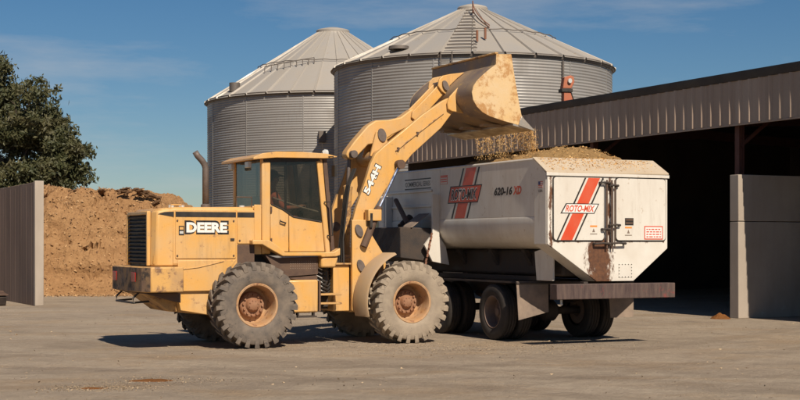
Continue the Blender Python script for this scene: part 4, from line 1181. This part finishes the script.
box('belly_keel', 'truck_dark', tk, XS + .01, XF, -.66, .66, 1.22, 1.695, .05)
prism('front_wall', 'white_paint', tk, [(1.2, ZTOP), (1.2, 1.95), (.9, 1.75), (-.9, 1.75), (-1.2, 1.95), (-1.2, ZTOP)], XF - .06, XF + .004, axis='x', bevel=.006)
# rear box: side cheeks, rear wall, sloping hood
rear_poly = [(1.262, 3.03), (1.262, 1.80), (.24, 1.135), (-.55, 1.135), (-1.30, 1.72), (-1.30, 3.05)]
prism('rear_wall', 'white_rusty', tk, rear_poly, XR, XR + .04, axis='x', bevel=.006)
for s in (1, -1):
    yo = 1.268 if s > 0 else 1.305
    zl = 1.80 if s > 0 else 1.72
    prism('rear_cheek', 'white_paint', tk, [(XR + .042, zl), (XS + .0, zl), (XS + .0, ZTOP + .02), (XR + .042, 3.04)], *sorted((s * (yo - .04), s * yo)), bevel=.006)
    yi = .24 if s > 0 else .55
    m = MB(); m.hexa([(XR + .042, s * yo, zl - .002), (XR + .042, s * yi, 1.135), (XR + .042, s * (yi - .02), 1.17), (XR + .042, s * (yo - .04), zl + .02)], [(XS + .0, s * yo, zl - .002), (XS + .0, s * yi, 1.135), (XS + .0, s * (yi - .02), 1.17), (XS + .0, s * (yo - .04), zl + .02)])
    m.build('rear_slope_panel', 'white_paint', tk, .004)
m = MB(); m.hexa([(XR - .02, 1.29, 3.035), (XR - .02, -1.32, 3.055), (XS + .02, -1.32, ZTOP + .025), (XS + .02, 1.29, ZTOP + .025)], [(XR - .02, 1.29, 3.065), (XR - .02, -1.32, 3.085), (XS + .02, -1.32, ZTOP + .055), (XS + .02, 1.29, ZTOP + .055)])
m.build('rear_hood', 'hood_plate', tk, .006)
box('rear_hood_lip', 'white_paint', tk, XR - .028, XR - .004, -1.325, 1.295, 2.995, 3.05, .004)
# doors
for (ya, yb, nm) in ((.10, 1.155, 'rear_door'), (-1.245, -.155, 'rear_door')):
    prism('door_gasket', 'black', tk, rrect(ya - .012, yb + .012, 1.845, 2.992, .07), XR - .012, XR - .0005, axis='x')
    d_ = prism(nm, 'white_paint', tk, rrect(ya + .006, yb - .006, 1.865, 2.974, .06), XR - .03, XR - .013, axis='x', bevel=.004)
XD = XR - .0305
RN = (-1, 0, 0)
def rq(name, mat, pts, t=.0015, x=XD): return flat(name, mat, tk, [(x, p[0], p[1]) for p in pts], RN, t)
# stripes on the left door: black, red, black, leaning
def stripe(c0, w, za, zb, mat):
    # centre line runs from (0.310, 2.97) to (0.895, 1.87)
    def cy(z): return .310 + (2.97 - z) * (.585 / 1.10)
    rq('door_stripe', mat, [(cy(za) + c0 + w / 2, za), (cy(za) + c0 - w / 2, za), (cy(zb) + c0 - w / 2, zb), (cy(zb) + c0 + w / 2, zb)])
for za, zb in ((2.97, 2.51), (2.34, 1.87)):
    stripe(0, .245, za, zb, 'decal_red')
    stripe(.185, .035, za, zb, 'decal_black'); stripe(-.185, .035, za, zb, 'decal_black')
rq('logo_plate', 'decal_black', [(.905, 2.515), (.205, 2.515), (.31, 2.335), (1.02, 2.335)], .002)
rq('logo_face', 'decal_white', [(.885, 2.50), (.235, 2.50), (.325, 2.35), (.985, 2.35)], .002, XD - .0022)
text('logo_lettering', 'ROTO-MIX', 'decal_red', tk, (XD - .0045, .61, 2.425), .62, .115, REAR, bold=.03, shear=.35, depth=.001)
# small safety decals
rq('warning_sign', 'decal_red', [(-.765, 2.125), (-1.175, 2.125), (-1.175, 1.88), (-.765, 1.88)])
rq('warning_sign_face', 'decal_white', [(-.785, 2.105), (-1.155, 2.105), (-1.155, 1.90), (-.785, 1.90)], .0015, XD - .0018)
m = MB()
for r_ in range(4):
    z = 2.075 - r_ * .045; y = -.81
    while y > -1.13:
        w = random.uniform(.03, .08); y2 = max(-1.135, y - w)
        m.hexa([(XD - .0034, y, z), (XD - .0034, y2, z), (XD - .0034, y2, z - .02), (XD - .0034, y, z - .02)], [(XD - .0044, y, z), (XD - .0044, y2, z), (XD - .0044, y2, z - .02), (XD - .0044, y, z - .02)])
        y = y2 - .018
m.build('warning_sign_print', 'decal_red', tk, smooth=0)
rq('placard', 'decal_black', [(-.345, 2.265), (-.53, 2.265), (-.53, 2.135), (-.345, 2.135)])
for k in range(2): rq('placard_line', 'brown_metal', [(-.36, 2.25 - k * .06), (-.515, 2.25 - k * .06), (-.515, 2.22 - k * .06), (-.36, 2.22 - k * .06)], .0012, XD - .0018)
for yc in (.325, -.42):
    zc = 2.11 if yc < 0 else 2.13
    rq('caution_label', 'decal_orange', [(yc + .075, zc), (yc - .075, zc), (yc - .075, zc - .03), (yc + .075, zc - .03)])
    rq('caution_symbol', 'flap', [(yc + .0, zc - .05), (yc + .03, zc - .12), (yc - .03, zc - .12)])
    rq('caution_text', 'flap', [(yc + .075, zc - .145), (yc - .075, zc - .145), (yc - .075, zc - .16), (yc + .075, zc - .16)])
# bolted inspection plate
rq('inspection_plate', 'white_paint', [(-.225, 1.445), (-.515, 1.445), (-.515, 1.20), (-.225, 1.20)], .004, XR - .0005)
m = MB()
for i in range(5):
    for (y, z) in ((-.235 - .0675 * i, 1.435), (-.235 - .0675 * i, 1.21), (-.235, 1.21 + .056 * i), (-.505, 1.21 + .056 * i)):
        m.cyl((XR - .004, y, z), (XR - .012, y, z), .008, 6)
m.build('plate_bolts', 'black', tk)['kind'] = 'stuff'
# latch bars and handles between the doors
for yy in (.062, -.045, -.105):
    m = MB(); m.tube([(XR - .06, yy, 1.72), (XR - .06, yy, 2.94)], .011 if yy < -.1 else .017, 8); m.build('latch_bar', 'brown_metal', tk)
for (y0, y1, z) in ((.20, -.0, 2.885), (-.01, -.17, 2.84), (.16, 0, 2.06), (-.02, -.21, 2.135), (.31, .0, 1.805), (-.03, -.33, 1.81)):
    m = MB(); m.tube([(XR - .075, y0, z), (XR - .09, (y0 + y1) / 2, z + .01), (XR - .075, y1, z)], .018, 8)
    m.tube([(XR - .0, y0, z), (XR - .078, y0, z)], .022, 8); m.tube([(XR - .0, y1, z), (XR - .078, y1, z)], .022, 8)
    m.build('latch_handle', 'truck_dark', tk)
# left flank graphics
YL = TW + .0005
def lq(name, mat, pts, t=.0015, y=YL): return flat(name, mat, tk, [(p[0], y, p[1]) for p in pts], (0, 1, 0), t)
def lstripe(c0, w, za, zb, mat):
    def cx(z): return .726 + (3.27 - z) * (.483 / .97)
    lq('side_stripe', mat, [(cx(za) + c0 + w / 2, za), (cx(za) + c0 - w / 2, za), (cx(zb) + c0 - w / 2, zb), (cx(zb) + c0 + w / 2, zb)])
for za, zb in ((3.27, 2.93), (2.60, 2.302)):
    lstripe(0, .40, za, zb, 'decal_red'); lstripe(.31, .06, za, zb, 'decal_black'); lstripe(-.31, .06, za, zb, 'decal_black')
lq('logo_plate', 'decal_black', [(1.58, 2.935), (.30, 2.935), (.47, 2.595), (1.70, 2.595)], .002)
lq('logo_face', 'decal_red', [(1.545, 2.915), (.345, 2.915), (.495, 2.615), (1.66, 2.615)], .002, YL + .0022)
text('logo_lettering_edge', 'ROTO-MIX', 'decal_white', tk, (1.02, YL + .0044, 2.765), 1.06, .215, LEFT, bold=.06, shear=.3, depth=.001, grow=.02)
text('logo_lettering', 'ROTO-MIX', 'decal_black', tk, (1.02, YL + .0044, 2.765), 1.05, .20, LEFT, bold=.025, shear=.3, depth=.0025)
text('model_lettering', '620-16', 'decal_black', tk, (-.485, YL, 2.775), .66, .155, LEFT, bold=.05, shear=.2, depth=.0015)
text('model_lettering', 'XD', 'decal_red', tk, (-.99, YL, 2.775), .30, .155, LEFT, bold=.05, shear=.2, depth=.0015)
lq('warning_sign', 'decal_red', [(2.0, 3.17), (1.70, 3.17), (1.70, 2.99), (2.0, 2.99)])
lq('warning_sign_face', 'white_paint', [(1.98, 3.12), (1.72, 3.12), (1.72, 3.0), (1.98, 3.0)], .0015, YL + .0018)
for k in range(2): lq('warning_sign_line', 'decal_red', [(1.97, 3.10 - k * .045), (1.73, 3.10 - k * .045), (1.73, 3.075 - k * .045), (1.97, 3.075 - k * .045)], .0012, YL + .0036)
for zz in (3.15, 2.955): lq('series_stripe', 'decal_black', [(3.62, zz), (2.42, zz), (2.42, zz - .025), (3.62, zz - .025)])
text('series_lettering', 'COMMERCIAL SERIES', 'decal_black', tk, (3.02, YL, 3.04), 1.14, .10, LEFT, bold=.008, depth=.0015)
# flag decal on the rear cheek
YC = 1.2685
lq('flag_decal', 'decal_white', [(-1.745, 2.90), (-1.895, 2.90), (-1.895, 2.79), (-1.745, 2.79)], .0015, YC)
for k in range(4): lq('flag_stripe', 'decal_red', [(-1.745, 2.90 - k * .031), (-1.895, 2.90 - k * .031), (-1.895, 2.885 - k * .031), (-1.745, 2.885 - k * .031)], .0012, YC + .0018)
lq('flag_canton', 'decal_blue', [(-1.745, 2.90), (-1.815, 2.90), (-1.815, 2.84), (-1.745, 2.84)], .0012, YC + .0034)
text('flag_lettering', 'USA', 'decal_black', tk, (-1.82, YC, 2.735), .14, .045, LEFT, bold=.02, depth=.0015)
# chassis
for s in (1, -1):
    box('frame_rail', 'truck_dark', tk, -1.98, 8.6, *sorted((s * .38, s * .47)), .86, 1.13, .006)
    prism('tank_support', 'white_paint', tk, [(XS + .0, 1.14), (XS + .55, 1.14), (XS + .62, 1.66), (XS + .0, 1.78)], *sorted((s * .84, s * .88)), bevel=.005)
    box('sub_frame', 'truck_dark', tk, -.95, XF, *sorted((s * .72, s * .80)), 1.13, 1.21)
    for xx in (-.55, .68, 2.0, 3.4):
        m = MB(); m.hexa([(xx, s * .40, 1.10), (xx + .12, s * .40, 1.10), (xx + .12, s * .48, 1.10), (xx, s * .48, 1.10)], [(xx, s * .74, 1.68), (xx + .12, s * .74, 1.68), (xx + .12, s * .85, 1.70), (xx, s * .85, 1.70)]); m.build('saddle', 'truck_dark', tk)
for xx in (-1.7, -.4, 1.9, 4.2, 7.8): box('cross_member', 'truck_dark', tk, xx, xx + .1, -.38, .38, .90, 1.10)
bmp_ = box('rear_bumper', 'bumper_rust', tk, -2.30, -2.07, -1.28, 1.235, .835, 1.10, .012)
for s in (1, -1):
    m = MB(); m.prism([(-2.08, .86), (-1.9, .86), (-1.9, 1.08), (-2.08, 1.08)], *sorted((s * .36, s * .49))); m.build('bumper_bracket', 'truck_dark', tk)
m = MB(); m.tube([(-2.15, 1.05, .833), (-2.15, 1.05, .76)], .02, 8); m.lathe([(.001, .72), (.025, .735), (.025, .76), (.001, .77)], 10, (-2.15, 1.05, 0), 'z'); m.build('marker_lamp', 'lamp_clear', tk)
# mudguards and flaps
for s in (1, -1):
    m = MB(); 
    m.prism([(-.72, 1.085), (2.5, 1.085), (2.5, 1.115), (-.72, 1.115)], *sorted((s * .70, s * 1.22))); m.build('mudguard', 'truck_dark', tk)
    # flap hangs behind the rear duals
    y0, y1 = (.60, 1.275) if s > 0 else (-.72, -1.30)
    m = MB(); m.hexa([(-1.0, y0, 1.12), (-1.0, y1, 1.12), (-.985, y1, 1.12), (-.985, y0, 1.12)], [(-1.05, y0 + s * .02, .56 if s > 0 else .42), (-1.03, y1 - s * .03, .42), (-1.015, y1 - s * .03, .42), (-1.035, y0 + s * .02, .56 if s > 0 else .42)]); m.build('mud_flap', 'flap', tk)
    m = MB(); m.tube([(-1.0, s * .44, 1.09), (-1.0, s * 1.28, 1.09)], .025, 8); m.build('flap_bar', 'truck_dark', tk)
# truck wheels
def truck_tyre():
    m = MB(); Rt, W = .527, .275; h = W / 2
    m.lathe([(.30, -h * .72), (.33, -h * .92), (.40, -h), (.46, -h * .97), (.505, -h * .86), (.522, -h * .72), (.522, -h * .42), (.510, -h * .40), (.510, -h * .34), (.525, -h * .32), (.525, h * .0), (.512, h * .02), (.512, h * .08), (.525, h * .1), (.525, h * .42), (.51, h * .44), (.51, h * .5), (.522, h * .52), (.505, h * .86), (.46, h * .97), (.40, h), (.33, h * .92), (.30, h * .72)], 56)
    bmesh.ops.recalc_face_normals(m.bm, faces=m.bm.faces)
    me = bpy.data.meshes.new('tyre'); m.bm.to_mesh(me); m.bm.free(); me.materials.append(MATS['truck_tyre']); me.shade_smooth(); me.set_sharp_from_angle(angle=R(40)); return me
def truck_rim(off):
    m = MB()
    pr = [(.300, -.10), (.312, -.118), (.295, -.122), (.278, -.10), (.270, -.02), (.262, off), (.20, off + .012), (.125, off + .0), (.12, off - .05), (.075, off - .075), (.07, off - .10), (.001, off - .105)]
    m.lathe(pr, 40)
    for k in range(10):
        t = 2 * math.pi * k / 10; m.cyl((.155 * math.cos(t), off + .01, .155 * math.sin(t)), (.155 * math.cos(t), off - .03, .155 * math.sin(t)), .013, 6)
    bmesh.ops.recalc_face_normals(m.bm, faces=m.bm.faces)
    me = bpy.data.meshes.new('rim'); m.bm.to_mesh(me); m.bm.free(); me.materials.append(MATS['truck_rim']); me.shade_smooth(); me.set_sharp_from_angle(angle=R(40)); return me
tt, tr_o, tr_f = truck_tyre(), truck_rim(.08), truck_rim(-.10)
spots = []
for x_ in (0.0, 2.15):
    for s in (1, -1):
        spots += [(x_, s * 1.085, s, tr_o), (x_, s * .755, s, tr_o)]
for s in (1, -1): spots.append((6.75, s * 1.04, s, tr_f))
for (x_, y_, s, rm_) in spots:
    w = empty('wheel', (x_, y_, .527), math.pi if s > 0 else 0, tk)
    link('tyre', tt, w); link('rim', rm_, w)
for x_ in (0.0, 2.15):
    m = MB(); m.tube([(x_, -1.0, .527), (x_, -.25, .527), (x_, -.12, .527), (x_, .12, .527), (x_, .25, .527), (x_, 1.0, .527)], [.07, .075, .2, .2, .075, .07], 14); m.build('axle', 'truck_dark', tk)
m = MB(); m.tube([(6.75, -.95, .48), (6.75, .95, .48)], .06, 10); m.build('axle', 'truck_dark', tk)
for s in (1, -1):
    m = MB(); m.tube([(-.45, s * .52, .80), (.1, s * .52, .70), (.68, s * .52, .84), (1.25, s * .52, .70), (1.8, s * .52, .82)], .05, 8); m.build('leaf_spring', 'truck_dark', tk)
# discharge chute on the left flank ahead of the loader
dc = prism('discharge_post', 'white_paint', tk, [(1.245, 2.80), (1.40, 2.80), (1.40, 2.0), (1.58, 1.78), (1.40, 1.45), (1.02, 1.38), (1.10, 1.75), (1.245, 1.95)], 2.06, 2.12, axis='x', bevel=.004)
prism('discharge_post', 'white_paint', tk, [(1.255, 2.80), (1.40, 2.80), (1.40, 1.9), (1.255, 1.9)], 4.22, 4.28, axis='x', bevel=.004)
m = MB(); m.hexa([(2.13, 1.26, 2.12), (4.2, 1.26, 2.12), (4.2, 1.26, 1.42), (2.13, 1.26, 1.42)], [(2.35, 1.98, 2.14), (4.0, 1.98, 2.14), (4.0, 1.98, 1.52), (2.35, 1.98, 1.52)]); m.build('discharge_chute', 'truck_dark', tk, .02)
m = MB(); m.hexa([(2.30, 1.36, 2.42), (2.75, 1.36, 2.42), (2.75, 1.34, 2.42), (2.30, 1.34, 2.42)], [(2.25, 1.78, 2.13), (2.70, 1.78, 2.15), (2.70, 1.76, 2.15), (2.25, 1.76, 2.13)]); m.build('chute_plate', 'flap', tk, .004)
m = MB(); m.tube([(3.7, 1.42, 2.72), (2.75, 1.62, 2.22)], .05, 10); m.build('chute_cylinder', 'brown_metal', tk)
m = MB(); m.tube([(3.2, 1.33, 2.35), (3.1, 1.6, 2.15)], .08, 10); m.build('hydraulic_motor', 'truck_dark', tk)
for k in range(9):
    z = 2.02 - k * .085
    m = MB(); a = .02 if k % 2 else .0
    m.tube([(2.04, 1.42 + .02 * k, z), (2.04 - a, 1.44 + .02 * k, z - .05), (2.04 + a, 1.43 + .02 * k, z - .09)], .022, 6)
    m.build('chain_link', 'rust_iron', tk)
# truck cab (mostly hidden behind the loader)
cab = prism('cab', 'white_paint', tk, [(4.95, 1.05), (6.15, 1.05), (6.3, 1.75), (6.35, 1.85), (6.12, 2.72), (5.95, 2.86), (5.05, 2.86), (4.95, 2.75)], -1.1, 1.1, bevel=.05)
prism('engine_hood', 'white_paint', tk, [(6.36, .95), (7.75, .75), (7.85, .95), (7.82, 1.45), (7.5, 1.72), (6.36, 1.86)], -.72, .72, bevel=.06)
for s in (1, -1):
    prism('cab_window', 'glass', tk, [(5.25, 1.90), (6.18, 1.90), (6.02, 2.58), (5.25, 2.62)], *sorted((s * 1.101, s * 1.108)), smooth=0)
    m = MB(); rings = []
    for k in range(11):
        t = R(10 + 160 * k / 10); rings.append([(6.75 + .62 * math.cos(t), s * .78, .56 + .60 * math.sin(t)), (6.75 + .62 * math.cos(t), s * 1.2, .56 + .60 * math.sin(t)), (6.75 + .66 * math.cos(t), s * 1.2, .56 + .64 * math.sin(t)), (6.75 + .66 * math.cos(t), s * .78, .56 + .64 * math.sin(t))])
    m.loft(rings); m.build('front_fender', 'white_paint', tk, smooth=40)
    box('headlight', 'lamp_clear', tk, 7.80, 7.86, *sorted((s * .45, s * .68)), 1.02, 1.2, .01)
    box('cab_step', 'truck_dark', tk, 5.2, 6.0, *sorted((s * .72, s * 1.1)), .55, .62)
    m = MB(); m.tube([(4.8, s * .85, 1.1), (4.8, s * .85, 3.05)], .065, 12); m.build('exhaust_stack', 'exhaust', tk)
m = MB(); m.hexa([(6.335, -1.0, 1.92), (6.335, 1.0, 1.92), (6.13, .95, 2.68), (6.13, -.95, 2.68)], [(6.345, -1.0, 1.92), (6.345, 1.0, 1.92), (6.14, .95, 2.68), (6.14, -.95, 2.68)]); m.build('windscreen', 'glass', tk, smooth=0)
box('front_bumper', 'chrome_rod', tk, 7.86, 8.0, -1.15, 1.15, .5, .82, .03)
box('radiator_grille', 'black', tk, 7.80, 7.87, -.40, .40, .9, 1.42, .01)
for k in range(6): box('grille_bar', 'chrome_rod', tk, 7.872, 7.885, -.38 + .14 * k, -.35 + .14 * k, .92, 1.40)

# --- feed heaped in the tank
def heap(x):
    t = max(0.0, min(1.0, (x - XS) / .55)); t = t * t * (3 - 2 * t)
    return (.26 * math.exp(-((x - .9) / 1.5) ** 2) + .27 * math.exp(-((x + .95) / .65) ** 2)) * t + .05
vs, fs = [], []
nx, ny = 150, 60
for i in range(nx + 1):
    for j in range(ny + 1):
        x = XS + .01 + (XF - .07 - XS) * i / nx
        y = -1.19 + 2.38 * j / ny
        e_ = 1 - abs(y / 1.19) ** 2.2
        hump = heap(x)
        z = 3.20 + e_ * hump * 1.0 + (.06 * math.exp(-((y - 1.0) / .3) ** 2) * math.exp(-((x - .2) / 1.2) ** 2))
        z += .075 * noise.fractal(Vector((x * 3, y * 3, 0)), .8, 2.1, 4) + .03 * noise.noise(Vector((x * 14, y * 14, 3)))
        vs.append((x, y, z))
for i in range(nx):
    for j in range(ny):
        a = i * (ny + 1) + j; fs.append((a, a + ny + 1, a + ny + 2, a + 1))
me = bpy.data.meshes.new('feed_load'); me.from_pydata(vs, [], fs); me.materials.append(MATS['feed'])
o = link('feed_load', me); o.location = TO; o.rotation_euler = (0, 0, YAW + math.pi / 2)
tag(o, 'loose golden feed heaped in the open top of the truck tank', 'feed', kind='stuff')

def flakes(name, pts, mat, label, cat):
    """many small tumbling tetrahedral chips in one mesh; pts = (position, size, stretch in z)"""
    rnd = random.Random(3)
    vs, fs = [], []
    for (p, s, st) in pts:
        i = len(vs)
        for k in range(4):
            d = Vector((rnd.gauss(0, 1), rnd.gauss(0, 1), rnd.gauss(0, 1))).normalized() * s
            vs.append((p[0] + d.x, p[1] + d.y, p[2] + d.z * st))
        fs += [(i, i + 1, i + 2), (i, i + 2, i + 3), (i, i + 3, i + 1), (i + 1, i + 3, i + 2)]
    me = bpy.data.meshes.new(name); me.from_pydata(vs, [], fs); me.materials.append(MATS[mat])
    o = link(name, me); tag(o, label, cat, kind='stuff'); return o
# --- falling curtain of feed from the bucket lip
rnd = random.Random(5)
pts = []
for k in range(17000):
    y = rnd.uniform(-1.27, 1.0) if rnd.random() < .62 else -1.27 + abs(rnd.gauss(0, .45))
    y = min(y, 1.25)
    dens = 0.5 + 0.5 * noise.noise(Vector((y * 7.0, 0, 1.5))) + .35 * noise.noise(Vector((y * 21.0, 4, 1.5)))
    if rnd.random() > (dens * 1.1) ** 1.8: continue
    f = rnd.random()
    z = 3.98 - f * (.58 + .14 * noise.noise(Vector((y * 9, 2, 0)))) if rnd.random() < .9 else 3.98 - rnd.random() ** 2 * .3
    x = 5.47 + .16 * math.sqrt(f) + rnd.gauss(0, .02 + .06 * f)
    p = LO + U * x + V * (y + rnd.gauss(0, .015)); p.z = z
    pts.append((p, rnd.choice((.003, .004, .005, .006, .008, .012)), 2.4))
flakes('falling_feed', pts, 'flakes', 'curtain of golden feed falling from bucket lip into the tank', 'feed')
# crumbs lying along the tank rim and on the rear hood
pts = []
TU, TV = V, -U      # truck forward, left
for k in range(5200):
    x = rnd.uniform(XR + .02, XF) if k % 2 else XS + .25 - abs(rnd.gauss(0, .28))
    if x < XR: continue
    y = rnd.uniform(-1.2, 1.2)
    if x < XS: z = 3.07 + (x - XR) / (XS - XR) * .25 + .012
    else:
        hump = heap(x)
        z = 3.22 + (1 - abs(y / 1.19) ** 2.2) * hump + .02
    p = TO + TU * x + TV * y; p.z = z
    pts.append((p, rnd.uniform(.008, .028), .7))
flakes('feed_crumbs', pts, 'flakes', 'scattered feed crumbs lying on the tank load and rear hood', 'feed')

# ================================================================== SPILLS AND LITTER ON THE YARD
def spill(x, y, rx, ry, h, mat, label, seed, name='feed_spill'):
    vs, fs = [], []
    n1, n2 = 14, 40
    vs.append((x, y, h))
    for i in range(1, n1 + 1):
        for j in range(n2):
            t = 2 * math.pi * j / n2; r_ = i / n1
            k = (1 + .45 * noise.noise(Vector((math.cos(t) * 1.4, math.sin(t) * 1.4, seed))) + .2 * noise.noise(Vector((math.cos(t) * 5, math.sin(t) * 5, seed))))
            px_, py_ = x + rx * r_ * k * math.cos(t), y + ry * r_ * k * math.sin(t)
            z = h * (1 - r_ ** 1.4) * (1 + .7 * noise.noise(Vector((px_ * 7, py_ * 7, seed)))) - (.004 if i == n1 else -.003)
            vs.append((px_, py_, z))
    for j in range(n2): fs.append((0, 1 + j, 1 + (j + 1) % n2))
    for i in range(n1 - 1):
        for j in range(n2):
            a = 1 + i * n2; fs.append((a + j, a + n2 + j, a + n2 + (j + 1) % n2, a + (j + 1) % n2))
    me = bpy.data.meshes.new(name); me.from_pydata(vs, [], fs); me.materials.append(MATS[mat]); me.shade_smooth()
    tag(link(name, me), label, 'feed spill', kind='stuff')
spill(-3.25, 18.42, .30, .16, .022, 'feed_spill', 'larger rusty orange feed spill on the yard in front of the rear wheel', 1.0)
spill(-3.82, 17.42, .17, .10, .015, 'feed_spill', 'smaller rusty orange feed spill nearest the bottom left corner', 2.0)
spill(7.72, 33.7, .26, .22, .13, 'feed_spill', 'little orange heap at the foot of the shed partition', 3.0, 'feed_heap')
pts = []
for k in range(5200):
    D = 13.5 + 26 * rnd.random() ** 1.5
    X = rnd.uniform(-.34, .34) * D
    c_ = noise.noise(Vector((X * .35, D * .5, 2.0)))
    if rnd.random() > .45 + c_: continue
    s = rnd.choice((.006, .008, .008, .012, .012, .02, .03)) * rnd.uniform(.6, 1.1)
    pts.append((Vector((X, D, s * .35)), s, .55))
for k in range(5200):   # denser chaff between the loader and truck and around the spills
    q = rnd.random()
    if q < .6: X, D = rnd.gauss(.9, 1.6), rnd.gauss(24.3, .8)
    elif q < .75: X, D = rnd.gauss(-3.2, .55), rnd.gauss(18.4, .28)
    else: X, D = rnd.gauss(-3.8, .35), rnd.gauss(17.45, .2)
    s = rnd.uniform(.005, .016); pts.append((Vector((X, D, s * .4)), s, .55))
# loose crumbs rolled down the pile face and gathered at its foot
pp = []
pv = fp.data.vertices
while len(pp) < 9000:
    q = pv[rnd.randrange(len(pv))].co
    if q.y < 52.2 and q.z > .05: pp.append((Vector((q.x + rnd.uniform(-.05, .05), q.y - .01, q.z + .01)), rnd.choice((.02, .03, .03, .045, .07)), .8))
for k in range(2500):
    s_ = rnd.choice((.015, .02, .03, .05)); pp.append((Vector((rnd.uniform(-14, -7.6), 48.9 - abs(rnd.gauss(0, .45)), s_ * .4)), s_, .7))
flakes('pile_crumbs', pp, 'pile_flakes', 'loose crumbs on the face and foot of the brown feed pile', 'feed')
flakes('yard_litter', pts, 'crumbs', 'loose stones and feed crumbs scattered over the yard', 'litter')
